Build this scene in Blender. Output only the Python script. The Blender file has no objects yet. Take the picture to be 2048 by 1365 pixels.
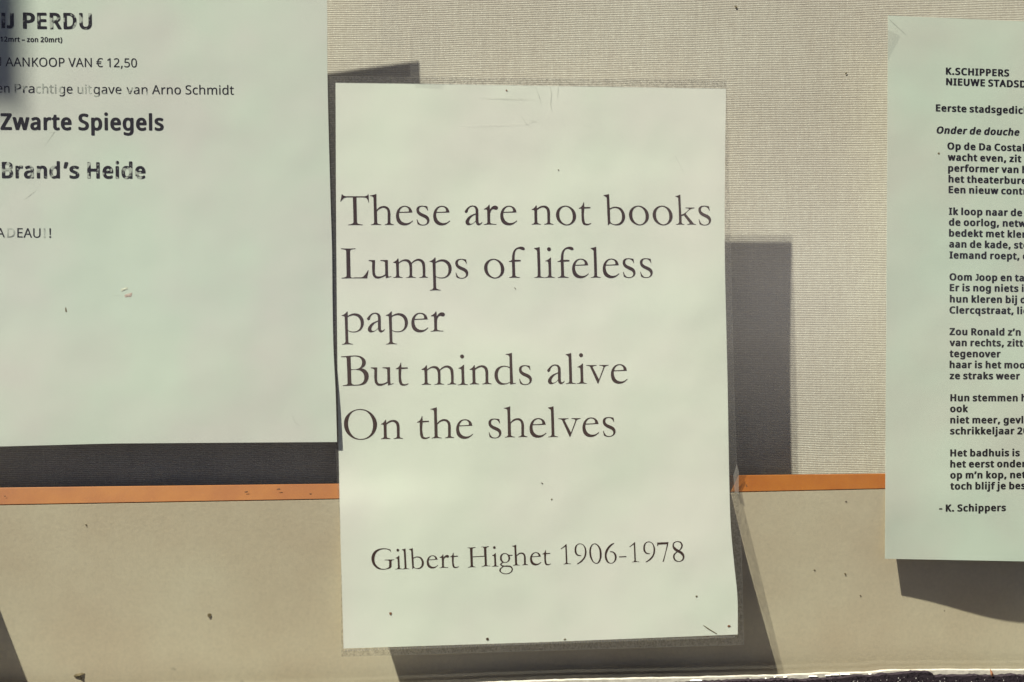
import bpy, math, random
from mathutils import Vector, Matrix, noise
random.seed(7)
scene = bpy.context.scene
COL = scene.collection

# ------------------------------------------------------------------ camera
IMG_W, IMG_H = 2048, 1365
FOC = 1706.0                       # focal length in photo pixels
SC = 0.0002675                     # metres per pixel on the window plane
YAW, ROLL = 0.075, 0.0075
DIST = FOC * SC
FW = Vector((math.sin(YAW), math.cos(YAW), 0))
R0 = Vector((math.cos(YAW), -math.sin(YAW), 0)); U0 = Vector((0, 0, 1))
RT = R0 * math.cos(ROLL) - U0 * math.sin(ROLL)
UP = U0 * math.cos(ROLL) + R0 * math.sin(ROLL)
CAM = -FW * DIST
cd = bpy.data.cameras.new('camera'); cam = bpy.data.objects.new('camera', cd); COL.objects.link(cam)
cd.sensor_width = 36.0; cd.lens = 36.0 * FOC / IMG_W; cd.clip_start = 0.01; cd.clip_end = 200
m3 = Matrix((RT, UP, -FW)).transposed()
cam.matrix_world = Matrix.Translation(CAM) @ m3.to_4x4()
scene.camera = cam

# ------------------------------------------------------------------ light
SUN_TO = Vector((1.7, 1.0, -2.857)).normalized()      # direction the sunlight travels
elev = math.asin(-SUN_TO.z)
world = bpy.data.worlds.new("World"); scene.world = world; world.use_nodes = True
wn = world.node_tree; bg = wn.nodes['Background']
sky = wn.nodes.new('ShaderNodeTexSky'); sky.sky_type = 'NISHITA'; sky.sun_disc = False
sky.sun_elevation = elev
sky.sun_rotation = math.atan2(-SUN_TO.x, -SUN_TO.y)
sky.air_density = 0.32; sky.dust_density = 0.15; sky.ozone_density = 0.3
tint = wn.nodes.new('ShaderNodeMix'); tint.data_type = 'RGBA'; tint.blend_type = 'MULTIPLY'; tint.inputs[0].default_value = 1
tint.inputs[7].default_value = (.52, .40, .37, 1)
wn.links.new(sky.outputs[0], tint.inputs[6]); wn.links.new(tint.outputs[2], bg.inputs[0]); bg.inputs[1].default_value = 0.05
sd = bpy.data.lights.new('sun', 'SUN'); sd.energy = 5.0; sd.angle = math.radians(0.5)
sd.color = (1.0, 0.995, 0.87)
sun = bpy.data.objects.new('sun', sd); COL.objects.link(sun)
sun.rotation_euler = SUN_TO.to_track_quat('-Z', 'Y').to_euler(); sun.location = (-2, -1.5, 3)
vs = scene.view_settings
vs.view_transform = 'Standard'; vs.look = 'None'; vs.exposure = 1.88; vs.gamma = 1.0
scene.cycles.max_bounces = 10; scene.cycles.transparent_max_bounces = 24

def P(u, v, dep=0.0):
    """point on the vertical plane y = dep seen at photo pixel (u, v)"""
    d = FW * FOC + RT * (u - IMG_W / 2) - UP * (v - IMG_H / 2)
    return CAM + d * ((dep - CAM.y) / d.y)

# ------------------------------------------------------------------ materials
def mat(name):
    m = bpy.data.materials.new(name); m.use_nodes = True
    nt = m.node_tree; nt.nodes.clear()
    out = nt.nodes.new('ShaderNodeOutputMaterial')
    return m, nt, out
def N(nt, typ, **kw):
    n = nt.nodes.new(typ)
    for k, v in kw.items():
        if k.startswith('i_'): n.inputs[k[2:].replace('_', ' ')].default_value = v
        else: setattr(n, k, v)
    return n
def L(nt, a, b): nt.links.new(a, b)
def rgba(c): return (c[0], c[1], c[2], 1)
def pos(nt):
    g = N(nt, 'ShaderNodeNewGeometry'); return g.outputs['Position']
def noise_tex(nt, scale, detail=3, rough=.55, vec=None, stretch=None):
    n = N(nt, 'ShaderNodeTexNoise'); n.inputs['Scale'].default_value = scale
    n.inputs['Detail'].default_value = detail; n.inputs['Roughness'].default_value = rough
    v = vec or pos(nt)
    if stretch:
        mp = N(nt, 'ShaderNodeMapping'); mp.inputs['Scale'].default_value = stretch
        L(nt, v, mp.inputs['Vector']); v = mp.outputs[0]
    L(nt, v, n.inputs['Vector']); return n.outputs['Fac']
def ramp(nt, fac, stops):
    r = N(nt, 'ShaderNodeValToRGB'); e = r.color_ramp.elements
    while len(e) < len(stops): e.new(0.5)
    for i, (p, c) in enumerate(stops):
        e[i].position = p; e[i].color = rgba(c) if hasattr(c, '__len__') else (c, c, c, 1)
    L(nt, fac, r.inputs[0]); return r.outputs[0]
def math_n(nt, op, a, b=None, c=None):
    n = N(nt, 'ShaderNodeMath', operation=op)
    for i, x in enumerate((a, b, c)):
        if x is None: continue
        if isinstance(x, (int, float)): n.inputs[i].default_value = x
        else: L(nt, x, n.inputs[i])
    return n.outputs[0]
def mixc(nt, fac, a, b, mode='MIX'):
    n = N(nt, 'ShaderNodeMix', data_type='RGBA', blend_type=mode)
    for i, x in ((0, fac), (6, a), (7, b)):
        if isinstance(x, (int, float)): n.inputs[i].default_value = x
        elif isinstance(x, tuple): n.inputs[i].default_value = rgba(x)
        else: L(nt, x, n.inputs[i])
    return n.outputs[2]
def bump(nt, h, strength, dist):
    b = N(nt, 'ShaderNodeBump'); b.inputs['Strength'].default_value = strength
    b.inputs['Distance'].default_value = dist; L(nt, h, b.inputs['Height']); return b.outputs[0]

def fresnel(nt, ior):
    # the node inverts the index on back faces, which a thin sheet must not do
    g = N(nt, 'ShaderNodeNewGeometry'); fr = N(nt, 'ShaderNodeFresnel')
    L(nt, math_n(nt, 'MULTIPLY_ADD', g.outputs['Backfacing'], 1 / ior - ior, ior), fr.inputs['IOR'])
    return fr

def paper_mat(name, ca, cb, wave=0.0012, trans=0.035):
    m, nt, out = mat(name)
    col = ramp(nt, noise_tex(nt, 13, 3, .5), [(.38, ca), (.62, cb)])
    fine = noise_tex(nt, 2600, 2)
    col = mixc(nt, .05, col, ramp(nt, fine, [(.3, .25), (.7, 1.0)]), 'MULTIPLY')
    h = math_n(nt, 'MULTIPLY_ADD', noise_tex(nt, 16, 2, .4), wave, math_n(nt, 'MULTIPLY', fine, .000018))
    nrm = bump(nt, h, 1.0, 1.0)
    b = N(nt, 'ShaderNodeBsdfDiffuse'); L(nt, col, b.inputs['Color']); L(nt, nrm, b.inputs['Normal'])
    t = N(nt, 'ShaderNodeBsdfTranslucent'); L(nt, col, t.inputs['Color']); L(nt, nrm, t.inputs['Normal'])
    x = N(nt, 'ShaderNodeMixShader'); x.inputs[0].default_value = trans
    L(nt, b.outputs[0], x.inputs[1]); L(nt, t.outputs[0], x.inputs[2])
    L(nt, x.outputs[0], out.inputs[0]); return m

def ink_mat(name, col, fade=None, scale=300, paper=(.50, .52, .47)):
    m, nt, out = mat(name)
    b = N(nt, 'ShaderNodeBsdfPrincipled'); b.inputs['Roughness'].default_value = .7; b.inputs['Specular IOR Level'].default_value = .06
    if fade:
        n = noise_tex(nt, scale, 3, .6)
        f = ramp(nt, n, fade)
        L(nt, mixc(nt, f, col, paper), b.inputs['Base Color'])
    else:
        b.inputs['Base Color'].default_value = rgba(col)
    L(nt, b.outputs[0], out.inputs[0]); return m

def glass_mat():
    m, nt, out = mat('window_glass')
    tr = N(nt, 'ShaderNodeBsdfTransparent'); tr.inputs[0].default_value = (.975, .98, .965, 1)
    gl = N(nt, 'ShaderNodeBsdfGlossy'); gl.inputs['Roughness'].default_value = 0.02
    fr = fresnel(nt, 1.5)
    x = N(nt, 'ShaderNodeMixShader'); L(nt, fr.outputs[0], x.inputs[0])
    L(nt, tr.outputs[0], x.inputs[1]); L(nt, gl.outputs[0], x.inputs[2])
    # thin film of street dust, uneven
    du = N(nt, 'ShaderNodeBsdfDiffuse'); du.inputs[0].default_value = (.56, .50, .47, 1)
    d1 = ramp(nt, noise_tex(nt, 9, 4, .55), [(.38, .001), (.66, .010)])
    d2 = ramp(nt, noise_tex(nt, 900, 2, .6), [(.62, 0.0), (.78, .05)])
    dd = math_n(nt, 'ADD', d1, math_n(nt, 'MULTIPLY', d2, .6))
    # haze painted on the glass, lightening the fabric shadow between middle and right sheets
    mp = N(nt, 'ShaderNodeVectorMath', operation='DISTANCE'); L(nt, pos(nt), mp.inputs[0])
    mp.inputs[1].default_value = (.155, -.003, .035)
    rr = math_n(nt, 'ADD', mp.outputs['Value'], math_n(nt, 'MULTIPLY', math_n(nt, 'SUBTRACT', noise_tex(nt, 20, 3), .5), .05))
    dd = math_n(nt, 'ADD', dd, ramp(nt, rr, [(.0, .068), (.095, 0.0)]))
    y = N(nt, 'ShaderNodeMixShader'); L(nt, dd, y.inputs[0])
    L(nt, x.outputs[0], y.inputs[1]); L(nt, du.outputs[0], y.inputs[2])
    L(nt, y.outputs[0], out.inputs[0]); return m

def sleeve_mat(name, haze, speck, gloss=.12, ior=1.25, clear=.97):
    m, nt, out = mat(name)
    tr = N(nt, 'ShaderNodeBsdfTransparent')
    n = noise_tex(nt, 800, 2, .7)
    L(nt, ramp(nt, n, [(.36, 1 - speck), (.62, clear)]), tr.inputs[0])
    du = N(nt, 'ShaderNodeBsdfDiffuse'); du.inputs[0].default_value = (.62, .58, .56, 1)
    tl = N(nt, 'ShaderNodeBsdfTranslucent'); tl.inputs[0].default_value = (.7, .68, .66, 1)
    a = N(nt, 'ShaderNodeMixShader'); a.inputs[0].default_value = .5
    L(nt, du.outputs[0], a.inputs[1]); L(nt, tl.outputs[0], a.inputs[2])
    x = N(nt, 'ShaderNodeMixShader')
    L(nt, math_n(nt, 'MULTIPLY', ramp(nt, noise_tex(nt, 35, 3), [(.3, .75), (.7, 1.0)]), haze), x.inputs[0])
    L(nt, tr.outputs[0], x.inputs[1]); L(nt, a.outputs[0], x.inputs[2])
    gl = N(nt, 'ShaderNodeBsdfGlossy'); gl.inputs['Roughness'].default_value = gloss
    fr = fresnel(nt, ior)
    L(nt, bump(nt, noise_tex(nt, 60, 3), .25, .002), gl.inputs['Normal'])
    y = N(nt, 'ShaderNodeMixShader'); L(nt, fr.outputs[0], y.inputs[0])
    L(nt, x.outputs[0], y.inputs[1]); L(nt, gl.outputs[0], y.inputs[2])
    L(nt, y.outputs[0], out.inputs[0]); return m

def cloth_mat():
    m, nt, out = mat('woven_cloth')
    sep = N(nt, 'ShaderNodeSeparateXYZ'); L(nt, pos(nt), sep.inputs[0])
    wob = math_n(nt, 'MULTIPLY', math_n(nt, 'SUBTRACT', noise_tex(nt, 25, 3), .5), .0012)
    zz = math_n(nt, 'ADD', sep.outputs[2], wob)
    xx = math_n(nt, 'ADD', sep.outputs[0], math_n(nt, 'MULTIPLY', wob, .7))
    row = math_n(nt, 'SINE', math_n(nt, 'MULTIPLY', zz, 2 * math.pi / .00104))
    colw = math_n(nt, 'SINE', math_n(nt, 'MULTIPLY', xx, 2 * math.pi / .00062))
    hh = math_n(nt, 'MULTIPLY_ADD', row, .5, math_n(nt, 'MULTIPLY', colw, .22))
    yarn = noise_tex(nt, 1, 3, .7, stretch=(260, 260, 1400))
    yarnv = noise_tex(nt, 1, 3, .7, stretch=(900, 900, 60))
    hh = math_n(nt, 'ADD', hh, math_n(nt, 'MULTIPLY', math_n(nt, 'SUBTRACT', yarn, .5), 1.1))
    hh = math_n(nt, 'ADD', hh, math_n(nt, 'MULTIPLY', math_n(nt, 'SUBTRACT', yarnv, .5), .9))
    c = ramp(nt, math_n(nt, 'MULTIPLY_ADD', hh, .5, .5), [(.0, (.33, .275, .235)), (.5, (.50, .455, .39)), (1.0, (.70, .675, .59))])
    c = mixc(nt, ramp(nt, noise_tex(nt, 1500, 1, .5), [(.60, 0.0), (.70, .6)]), c, (.85, .84, .76))
    big = noise_tex(nt, 7, 4)
    c = mixc(nt, .22, c, ramp(nt, big, [(.35, (.62, .50, .48)), (.65, (1, 1, 1))]), 'MULTIPLY')
    b = N(nt, 'ShaderNodeBsdfPrincipled'); b.inputs['Roughness'].default_value = .75
    b.inputs['Specular IOR Level'].default_value = .25
    L(nt, c, b.inputs['Base Color'])
    L(nt, bump(nt, hh, .35, .00025), b.inputs['Normal'])
    L(nt, b.outputs[0], out.inputs[0]); return m

def board_mat():
    m, nt, out = mat('cream_board')
    c = ramp(nt, noise_tex(nt, 11, 4, .6), [(.3, (.70, .57, .41)), (.7, (.81, .715, .53))])
    g = noise_tex(nt, 500, 3, .7)
    c = mixc(nt, .14, c, ramp(nt, g, [(.3, .35), (.65, 1.0)]), 'MULTIPLY')
    s = ramp(nt, noise_tex(nt, 90, 2, .5), [(.76, 1.0), (.80, .55)])
    c = mixc(nt, .5, c, s, 'MULTIPLY')
    b = N(nt, 'ShaderNodeBsdfPrincipled'); b.inputs['Roughness'].default_value = .65
    b.inputs['Specular IOR Level'].default_value = .2
    L(nt, c, b.inputs['Base Color']); L(nt, bump(nt, g, .12, .0004), b.inputs['Normal'])
    L(nt, b.outputs[0], out.inputs[0]); return m

def simple(name, col, rough=.5, nscale=200, var=.25, bstr=.2, bdist=.0005, spec=.4, col2=None, lo=.35, hi=.65):
    m, nt, out = mat(name)
    n = noise_tex(nt, nscale, 4, .6)
    c2 = col2 or tuple(x * (1 - var) for x in col)
    b = N(nt, 'ShaderNodeBsdfPrincipled'); b.inputs['Roughness'].default_value = rough
    b.inputs['Specular IOR Level'].default_value = spec
    L(nt, ramp(nt, n, [(lo, c2), (hi, col)]), b.inputs['Base Color'])
    L(nt, bump(nt, n, bstr, bdist), b.inputs['Normal'])
    L(nt, b.outputs[0], out.inputs[0]); return m

M = dict(
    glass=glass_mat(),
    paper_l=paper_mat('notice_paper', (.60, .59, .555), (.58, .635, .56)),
    paper_c=paper_mat('quotation_paper', (.86, .84, .775), (.84, .87, .77), .0015),
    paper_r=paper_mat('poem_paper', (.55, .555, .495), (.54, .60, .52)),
    ink=ink_mat('black_print', (.012, .009, .012)),
    ink_c=ink_mat('brownish_print', (.055, .027, .024)),
    ink_w=ink_mat('worn_print', (.012, .009, .012), [(.53, 0.0), (.60, .75)], 230),
    ink_ww=ink_mat('badly_worn_print', (.03, .03, .03), [(.36, .3), (.60, .92)], 200),
    ink_s=ink_mat('scratched_print', (.014, .011, .013), [(.60, 0.0), (.66, .6)], 260),
    sleeve=sleeve_mat('clear_sleeve', .022, .03),
    margin=sleeve_mat('textured_sleeve_margin', .13, .34),
    tape=sleeve_mat('clear_tape', .010, .0, .2, 1.02, .999),
    tape_m=sleeve_mat('matt_tape', .12, .03, .3, 1.06, .995),
    cloth=cloth_mat(), board=board_mat(),
    orange=simple('orange_wood_edge', (.265, .088, .010), .5, 45, .2, .1, .0003, .3, (.22, .064, .008)),
    white=simple('white_window_paint', (.36, .33, .28), .3, 300, .3, .3, .0006),
    bead=simple('glossy_paint_lump', (.75, .73, .66), .3, 300, .1, .3, .0004),
    black=simple('black_window_paint', (.006, .005, .006), .9, 700, .4, .5, .001, .03, (.02, .015, .018), .55, .62),
    fleck=simple('bare_paint_fleck', (.45, .42, .38), .7, 500),
    dirt=simple('dark_dirt', (.09, .055, .035), .8, 900),
    dirt2=simple('brown_debris', (.16, .12, .06), .8, 900),
    rust=simple('rust_brown_chip', (.22, .09, .04), .8, 600),
    weld=sleeve_mat('sleeve_weld', .26, .2),
    hidden=simple('grey_metal', (.25, .26, .28), .5, 60),
    seal_glint=sleeve_mat('sleeve_seal_and_glint', .5, .0),
)

# ------------------------------------------------------------------ object helpers
def meshobj(name, verts, faces, m, parent=None, smooth=False):
    me = bpy.data.meshes.new(name); me.from_pydata([tuple(v) for v in verts], [], faces); me.update()
    if smooth:
        for p in me.polygons: p.use_smooth = True
    o = bpy.data.objects.new(name, me); me.materials.append(m); COL.objects.link(o)
    if parent: o.parent = parent; o.matrix_parent_inverse = parent.matrix_basis.inverted()
    return o
def thing(name, label, cat, loc=(0, 0, 0), group=None):
    o = bpy.data.objects.new(name, None); COL.objects.link(o); o.location = loc
    o.empty_display_size = .02; tag(o, label, cat, group); return o
def tag(o, label, cat, group=None, kind=None):
    if label: o['label'] = label
    if cat: o['category'] = cat
    if group: o['group'] = group
    if kind: o['kind'] = kind
    return o
def box(x0, x1, y0, y1, z0, z1):
    v = [(x, y, z) for x in (x0, x1) for y in (y0, y1) for z in (z0, z1)]
    f = [(0, 1, 3, 2), (4, 6, 7, 5), (0, 4, 5, 1), (2, 3, 7, 6), (0, 2, 6, 4), (1, 5, 7, 3)]
    return v, f
def interp(pts, t):
    if t <= pts[0][0]: return pts[0][1]
    for (a, x), (b, y) in zip(pts, pts[1:]):
        if t <= b:
            k = (t - a) / (b - a); return x + (y - x) * k
    return pts[-1][1]
def smooth_interp(pts, t):
    n = len(pts)
    if t <= pts[0][0]: return pts[0][1]
    if t >= pts[-1][0]: return pts[-1][1]
    for i in range(n - 1):
        if t <= pts[i + 1][0]:
            x0, y0 = pts[i]; x1, y1 = pts[i + 1]
            def sl(j):
                a = pts[max(0, j - 1)]; b = pts[min(n - 1, j + 1)]; return (b[1] - a[1]) / (b[0] - a[0])
            h = x1 - x0; k = (t - x0) / h
            return ((2*k**3 - 3*k**2 + 1) * y0 + (k**3 - 2*k**2 + k) * h * sl(i) + (-2*k**3 + 3*k**2) * y1 + (k**3 - k**2) * h * sl(i + 1))

def lift(p, d):
    """the point at depth d on the line of sight through p"""
    return CAM + (p - CAM) * ((d - CAM.y) / (p.y - CAM.y))

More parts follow.
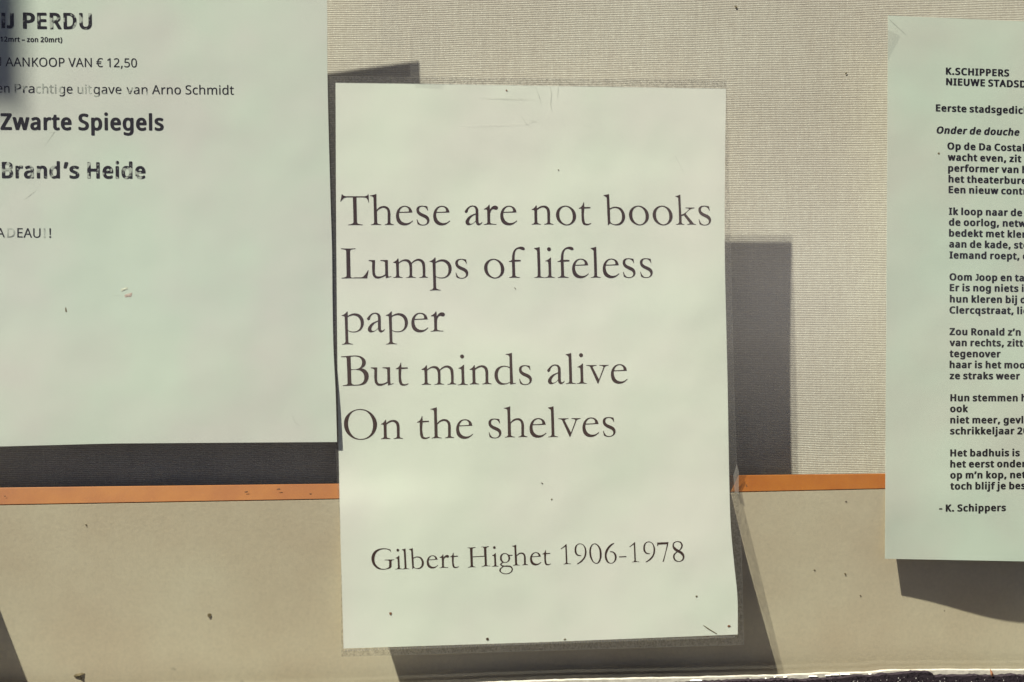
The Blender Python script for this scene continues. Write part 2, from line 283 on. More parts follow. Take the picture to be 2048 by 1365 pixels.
def lsc(u, v):
    """metres per photo pixel on the window plane at (u, v), relative to SC"""
    return (P(u, v + 1) - P(u, v)).length / SC, (P(u + 1, v) - P(u, v)).length / SC
REGULAR=''' :109:;!:118:52 -8 60 -8 74 -3 82 5 85 14 85 32 81 42 73 48 60 53 48 52 36 47 30 40 27 28 28 12 32 2 38 -3|46 82 66 82 70 84 72 86 82 294 81 300 78 302 36 302 33 300 31 298 41 88 42 84;,:117:18 -56 42 -56 49 -52 67 -10 79 26 83 42 80 50 74 51 42 51 36 48 15 -50 15 -54;0:245:108 -6 132 -6 160 1 180 12 194 26 205 44 214 70 220 100 223 138 222 180 219 206 211 238 200 262 187 280 170 294 146 304 122 307 98 305 76 298 60 288 48 276 35 256 27 234 21 206 18 176 18 128 20 104 27 70 35 48 48 26 64 11 84 0|115 30 100 32 90 39 79 50 71 66 67 80 62 112 61 176 67 220 72 236 79 250 90 262 100 268 112 271 126 271 140 268 150 261 160 250 168 236 174 216 178 188 179 126 173 80 167 62 161 52 152 40 138 32 124 29;1:245:114 -2 146 -2 150 0 152 2 152 296 150 300 146 302 122 302 114 300 39 242 36 237 37 232 52 214 58 211 63 214 106 250 108 251 111 250 110 4 111 0;2:245:20 -2 214 -2 220 0 221 30 220 34 218 36 80 36 75 38 76 40 150 114 172 138 188 159 202 184 209 214 209 236 206 252 201 264 193 276 182 286 168 295 152 301 136 305 106 306 94 305 74 300 56 293 36 282 22 270 23 264 38 245 44 243 70 259 90 268 116 271 136 268 150 260 160 248 165 232 165 214 159 188 142 160 116 132 18 32 17 4 18 0;5:245:86 -6 128 -5 148 -1 168 7 184 16 196 28 207 42 214 58 219 82 218 116 215 128 209 142 196 158 172 175 144 184 126 186 104 186 76 183 74 184 73 186 78 252 80 263 194 264 197 266 198 270 198 298 194 302 50 302 44 301 42 298 31 166 32 158 46 148 52 145 96 151 124 150 142 146 154 139 164 129 172 116 175 102 175 80 169 60 156 44 138 34 110 29 88 30 56 36 28 48 24 46 23 16 25 10 52 0;A:273:0 -2 34 -2 41 0 75 88 80 91 189 90 192 88 226 0 234 -2 264 -2 270 0 269 8 162 284 156 299 152 302 120 303 115 302 113 298 -2 4 -2 0|93 128 92 132 123 214 132 242 134 245 176 134 176 130 172 128;D:312:42 -2 138 -2 178 4 204 12 226 24 239 34 259 56 274 86 281 112 284 140 283 180 277 210 267 234 252 256 231 274 218 283 198 292 176 298 158 301 46 302 39 300 38 4 39 0|84 34 82 38 82 264 86 266 146 265 168 261 186 255 202 245 216 230 227 212 233 196 238 166 238 140 235 116 228 94 220 78 208 64 193 52 176 43 164 39 140 35;E:238:42 -2 204 -2 210 0 211 30 210 32 208 35 86 35 84 36 82 40 82 134 84 137 198 138 202 140 204 144 204 170 200 175 84 176 82 180 82 263 86 265 208 265 210 268 211 270 211 296 208 301 46 302 39 300 38 4 39 0;J:120:-10 -82 4 -82 20 -80 36 -75 48 -69 58 -61 66 -50 72 -40 77 -24 79 -10 79 296 78 300 74 302 42 302 36 298 36 2 35 -10 28 -30 21 -38 14 -42 -4 -45 -30 -41 -35 -44 -35 -74 -26 -79;K:265:42 -2 76 -2 82 1 82 114 86 120 108 137 212 0 220 -2 256 -2 262 0 261 4 142 168 144 174 252 292 257 298 256 301 216 302 207 300 105 186 86 165 84 164 82 168 82 298 80 301 74 302 44 302 39 300 38 4 39 0;N:324:42 -2 74 -2 77 0 79 2 79 178 78 235 84 228 230 1 238 -2 276 -2 281 0 282 296 280 300 276 302 246 302 242 300 240 298 240 118 242 82 240 66 235 72 88 299 80 302 44 302 39 300 38 4 39 0;O:333:148 -6 178 -6 212 0 238 11 258 24 275 42 289 66 299 94 305 128 305 170 301 200 292 228 279 252 264 270 242 288 214 300 184 306 162 307 126 303 97 294 75 280 56 262 43 244 32 218 24 182 23 132 26 106 35 74 48 48 67 26 92 9 122 -2|148 32 128 36 108 46 96 58 82 78 74 100 69 132 69 168 72 192 78 212 86 230 96 242 112 256 128 264 150 269 188 268 208 261 224 251 238 235 249 216 256 192 259 168 260 148 256 108 250 88 243 72 232 58 218 45 204 37 186 32 176 31;P:259:42 -2 76 -2 82 2 82 110 84 114 140 116 162 120 178 125 204 140 216 152 224 162 230 176 235 196 236 218 233 238 226 255 220 266 207 280 198 286 176 295 146 301 46 302 39 300 38 4 39 0|84 152 82 156 83 264 86 266 120 266 144 264 164 258 176 249 187 232 191 210 187 186 178 172 164 160 146 154 118 151;S:235:84 -6 116 -6 140 -3 162 4 186 17 198 30 207 44 213 62 214 88 211 106 207 116 198 129 189 138 178 147 156 158 96 183 78 197 71 206 67 218 67 228 69 242 76 253 86 262 98 267 112 269 130 269 148 267 168 262 190 254 194 254 197 258 206 286 204 289 196 293 166 302 138 306 110 306 88 303 66 295 48 284 34 270 26 254 22 232 23 212 27 194 38 176 52 162 70 150 128 126 146 117 162 103 169 88 170 72 165 56 152 42 136 34 118 31 88 31 62 35 24 47 20 46 18 42 18 14 20 8 48 -1;U:312:136 -6 176 -5 196 -1 212 5 225 12 238 22 252 37 262 54 269 74 272 98 272 296 271 300 269 302 234 302 231 300 229 298 229 110 228 92 224 74 215 56 202 43 186 35 166 31 140 31 124 34 114 38 98 50 86 68 82 78 79 96 79 298 76 301 72 302 40 302 36 299 35 96 37 78 41 62 46 50 56 35 68 21 78 13 90 6 106 0;V:257:108 -2 142 -2 147 0 150 3 254 296 252 301 216 302 208 298 126 62 124 64 112 104 43 298 40 301 36 302 4 302 -2 300 0 290 101 6 104 0;a:241:78 -6 104 -6 130 0 146 8 164 24 166 22 171 2 174 -1 198 -2 204 1 205 156 203 178 199 192 191 206 180 216 166 224 152 228 132 231 102 230 84 227 62 220 46 213 42 210 51 184 54 181 60 181 84 192 100 196 112 197 134 196 143 192 153 184 159 174 162 162 163 142 160 138 102 135 84 132 64 126 50 120 36 110 28 101 22 92 17 76 16 60 18 42 25 24 33 14 44 5 60 -2|88 28 72 36 66 42 62 50 61 70 65 82 71 90 86 100 106 105 130 107 160 107 162 104 161 74 155 58 147 46 135 36 120 30 108 28;c:206:112 -6 150 -5 164 -2 184 5 187 10 187 40 182 42 148 31 118 30 102 33 90 40 76 56 68 76 64 110 66 138 71 158 78 172 88 183 102 191 118 195 134 195 150 193 174 186 180 187 190 214 190 218 182 222 158 229 142 231 114 231 94 227 68 217 52 204 39 188 30 172 23 150 20 122 21 88 26 62 36 40 49 22 66 9 86 0;d:263:104 -6 126 -6 146 -2 164 6 184 21 186 20 189 2 192 -1 220 -2 226 2 226 316 225 318 222 321 188 321 183 318 184 210 182 207 164 220 142 229 126 231 106 231 92 229 72 222 54 210 41 196 30 176 22 144 20 102 24 68 31 46 44 26 61 10 76 1|121 28 110 29 98 33 87 40 79 50 73 60 68 76 64 114 69 152 74 164 82 178 90 187 100 193 124 197 136 196 150 192 163 184 170 174 176 162 181 144 183 124 183 96 181 76 177 62 172 52 166 43 158 37 148 32;e:242:118 -6 148 -6 166 -4 184 0 204 8 208 12 208 41 202 43 168 32 138 29 120 30 104 34 90 42 76 58 67 80 65 94 66 102 70 103 212 103 217 104 219 108 218 144 216 158 210 178 200 196 187 210 172 220 156 227 134 231 110 231 90 227 72 219 56 207 40 190 30 170 23 148 20 122 20 100 24 72 32 50 44 30 58 17 78 5 94 -1|68 138 66 142 69 156 80 178 90 187 98 192 116 197 140 195 148 192 156 185 168 168 174 142 173 138 170 137;g:263:108 -103 130 -103 150 -101 166 -97 184 -90 204 -74 214 -60 220 -46 225 -24 226 -8 226 222 225 224 222 227 198 227 192 226 189 222 187 206 184 203 164 220 142 228 126 231 104 231 92 229 72 222 57 212 40 192 29 170 23 150 20 124 20 102 22 80 26 62 33 44 42 28 52 17 66 6 86 -2 106 -6 124 -6 136 -5 156 1 168 8 180 19 183 18 183 -14 178 -36 168 -50 152 -63 134 -68 108 -68 74 -63 44 -52 39 -54 38 -84 40 -88 68 -98|114 28 103 30 90 38 82 46 74 58 69 72 65 94 64 110 65 130 68 148 72 160 78 172 86 183 96 191 106 195 132 196 146 193 157 188 166 180 175 166 181 146 183 130 184 112 183 88 180 68 176 57 170 47 162 39 154 34 144 30 128 28;h:264:36 -2 70 -2 76 1 76 128 80 156 87 172 96 183 112 193 130 196 150 196 164 191 176 181 183 168 186 150 187 0 192 -2 222 -2 227 0 229 2 229 150 226 176 221 192 210 208 196 220 176 227 154 231 136 231 116 227 98 220 78 206 76 206 76 316 74 319 70 321 38 321 34 319 33 316 33 4 34 0;i:113:36 -2 70 -2 74 0 76 2 76 222 74 225 72 227 38 227 35 226 33 222 33 4 34 0|48 261 60 261 66 264 73 268 78 276 79 290 77 300 71 306 62 311 54 312 40 308 34 302 30 294 30 280 32 272 38 266;m:398:36 -2 70 -2 76 1 76 130 79 154 86 170 96 184 108 193 124 196 142 196 156 192 167 182 174 166 176 150 176 4 178 0 182 -2 212 -2 216 -2 218 1 219 136 222 156 228 172 238 184 252 193 268 196 286 196 300 191 311 180 317 166 319 152 320 1 322 -2 326 -2 356 -2 360 0 362 4 362 154 358 182 349 204 338 216 328 222 312 228 294 231 270 231 246 225 228 215 210 199 208 200 197 214 188 220 172 227 154 231 130 231 108 226 92 218 74 204 72 206 69 222 66 226 40 227 35 226 33 222 33 4 34 0;n:264:36 -2 70 -2 76 1 76 128 79 152 86 168 96 184 112 193 130 196 150 196 164 191 176 181 183 168 186 150 187 0 194 -2 222 -2 228 0 228 164 225 180 220 194 213 206 204 215 192 222 172 229 156 231 132 231 102 223 90 216 74 203 72 206 69 224 66 226 40 227 34 224 33 4 34 0;o:259:114 -6 138 -6 160 -2 180 6 198 17 210 30 222 48 229 68 234 94 234 130 231 152 224 172 214 189 198 207 182 219 162 227 140 231 114 231 94 227 74 220 58 210 44 195 33 178 25 158 21 136 20 104 22 84 27 64 39 38 52 22 70 8 94 -2|127 28 116 29 104 32 88 41 80 50 74 60 68 78 64 110 65 130 68 148 77 170 84 179 94 189 106 194 118 196 136 196 148 194 158 190 167 182 176 172 182 162 187 146 190 126 190 100 188 84 184 68 176 52 166 41 156 34 144 30;r:178:36 -2 70 -2 76 2 76 128 79 146 87 164 102 180 120 191 136 194 160 192 164 192 170 224 168 228 154 231 134 231 118 228 97 218 74 195 71 202 70 220 67 226 62 227 40 227 34 224 33 4 34 0;t:156:94 -6 116 -6 142 1 145 4 145 26 144 30 140 32 116 28 100 29 88 37 82 48 79 60 79 192 80 194 84 195 142 196 144 200 144 222 142 226 138 227 80 228 79 232 78 276 74 279 56 279 50 274 36 232 32 228 5 216 4 200 8 195 32 195 36 192 36 54 40 32 50 14 60 6 74 -1;u:264:102 -6 126 -6 146 -2 170 8 184 20 187 18 190 2 192 -1 220 -2 226 0 227 222 224 226 190 227 186 226 184 224 184 98 181 74 174 56 168 46 154 35 142 30 120 28 102 31 90 37 80 48 75 62 74 72 74 224 71 226 66 227 36 227 31 224 30 72 35 40 43 24 58 9 78 -1;v:218:86 -2 124 -2 132 2 214 216 215 222 214 226 178 227 170 224 109 50 106 48 104 50 94 84 43 224 40 226 36 227 4 227 -2 224 79 6 82 0;€:245:146 -6 174 -6 196 -3 226 7 228 10 229 12 229 40 226 43 200 35 176 31 150 31 136 34 126 38 113 48 102 60 91 80 86 96 86 100 90 101 166 101 170 102 172 104 173 128 170 133 84 133 81 134 80 138 80 158 82 162 178 162 185 164 186 188 182 193 88 193 85 196 90 216 101 238 115 254 132 265 150 269 170 269 190 265 216 254 220 254 224 256 237 282 236 286 220 295 202 301 166 306 142 305 122 301 104 294 89 284 70 267 59 250 48 226 40 195 36 193 12 193 8 191 7 188 7 168 8 164 14 162 34 162 36 160 37 158 36 134 12 133 8 130 8 104 12 101 36 101 40 100 49 70 59 48 70 32 86 17 98 9 114 1'''
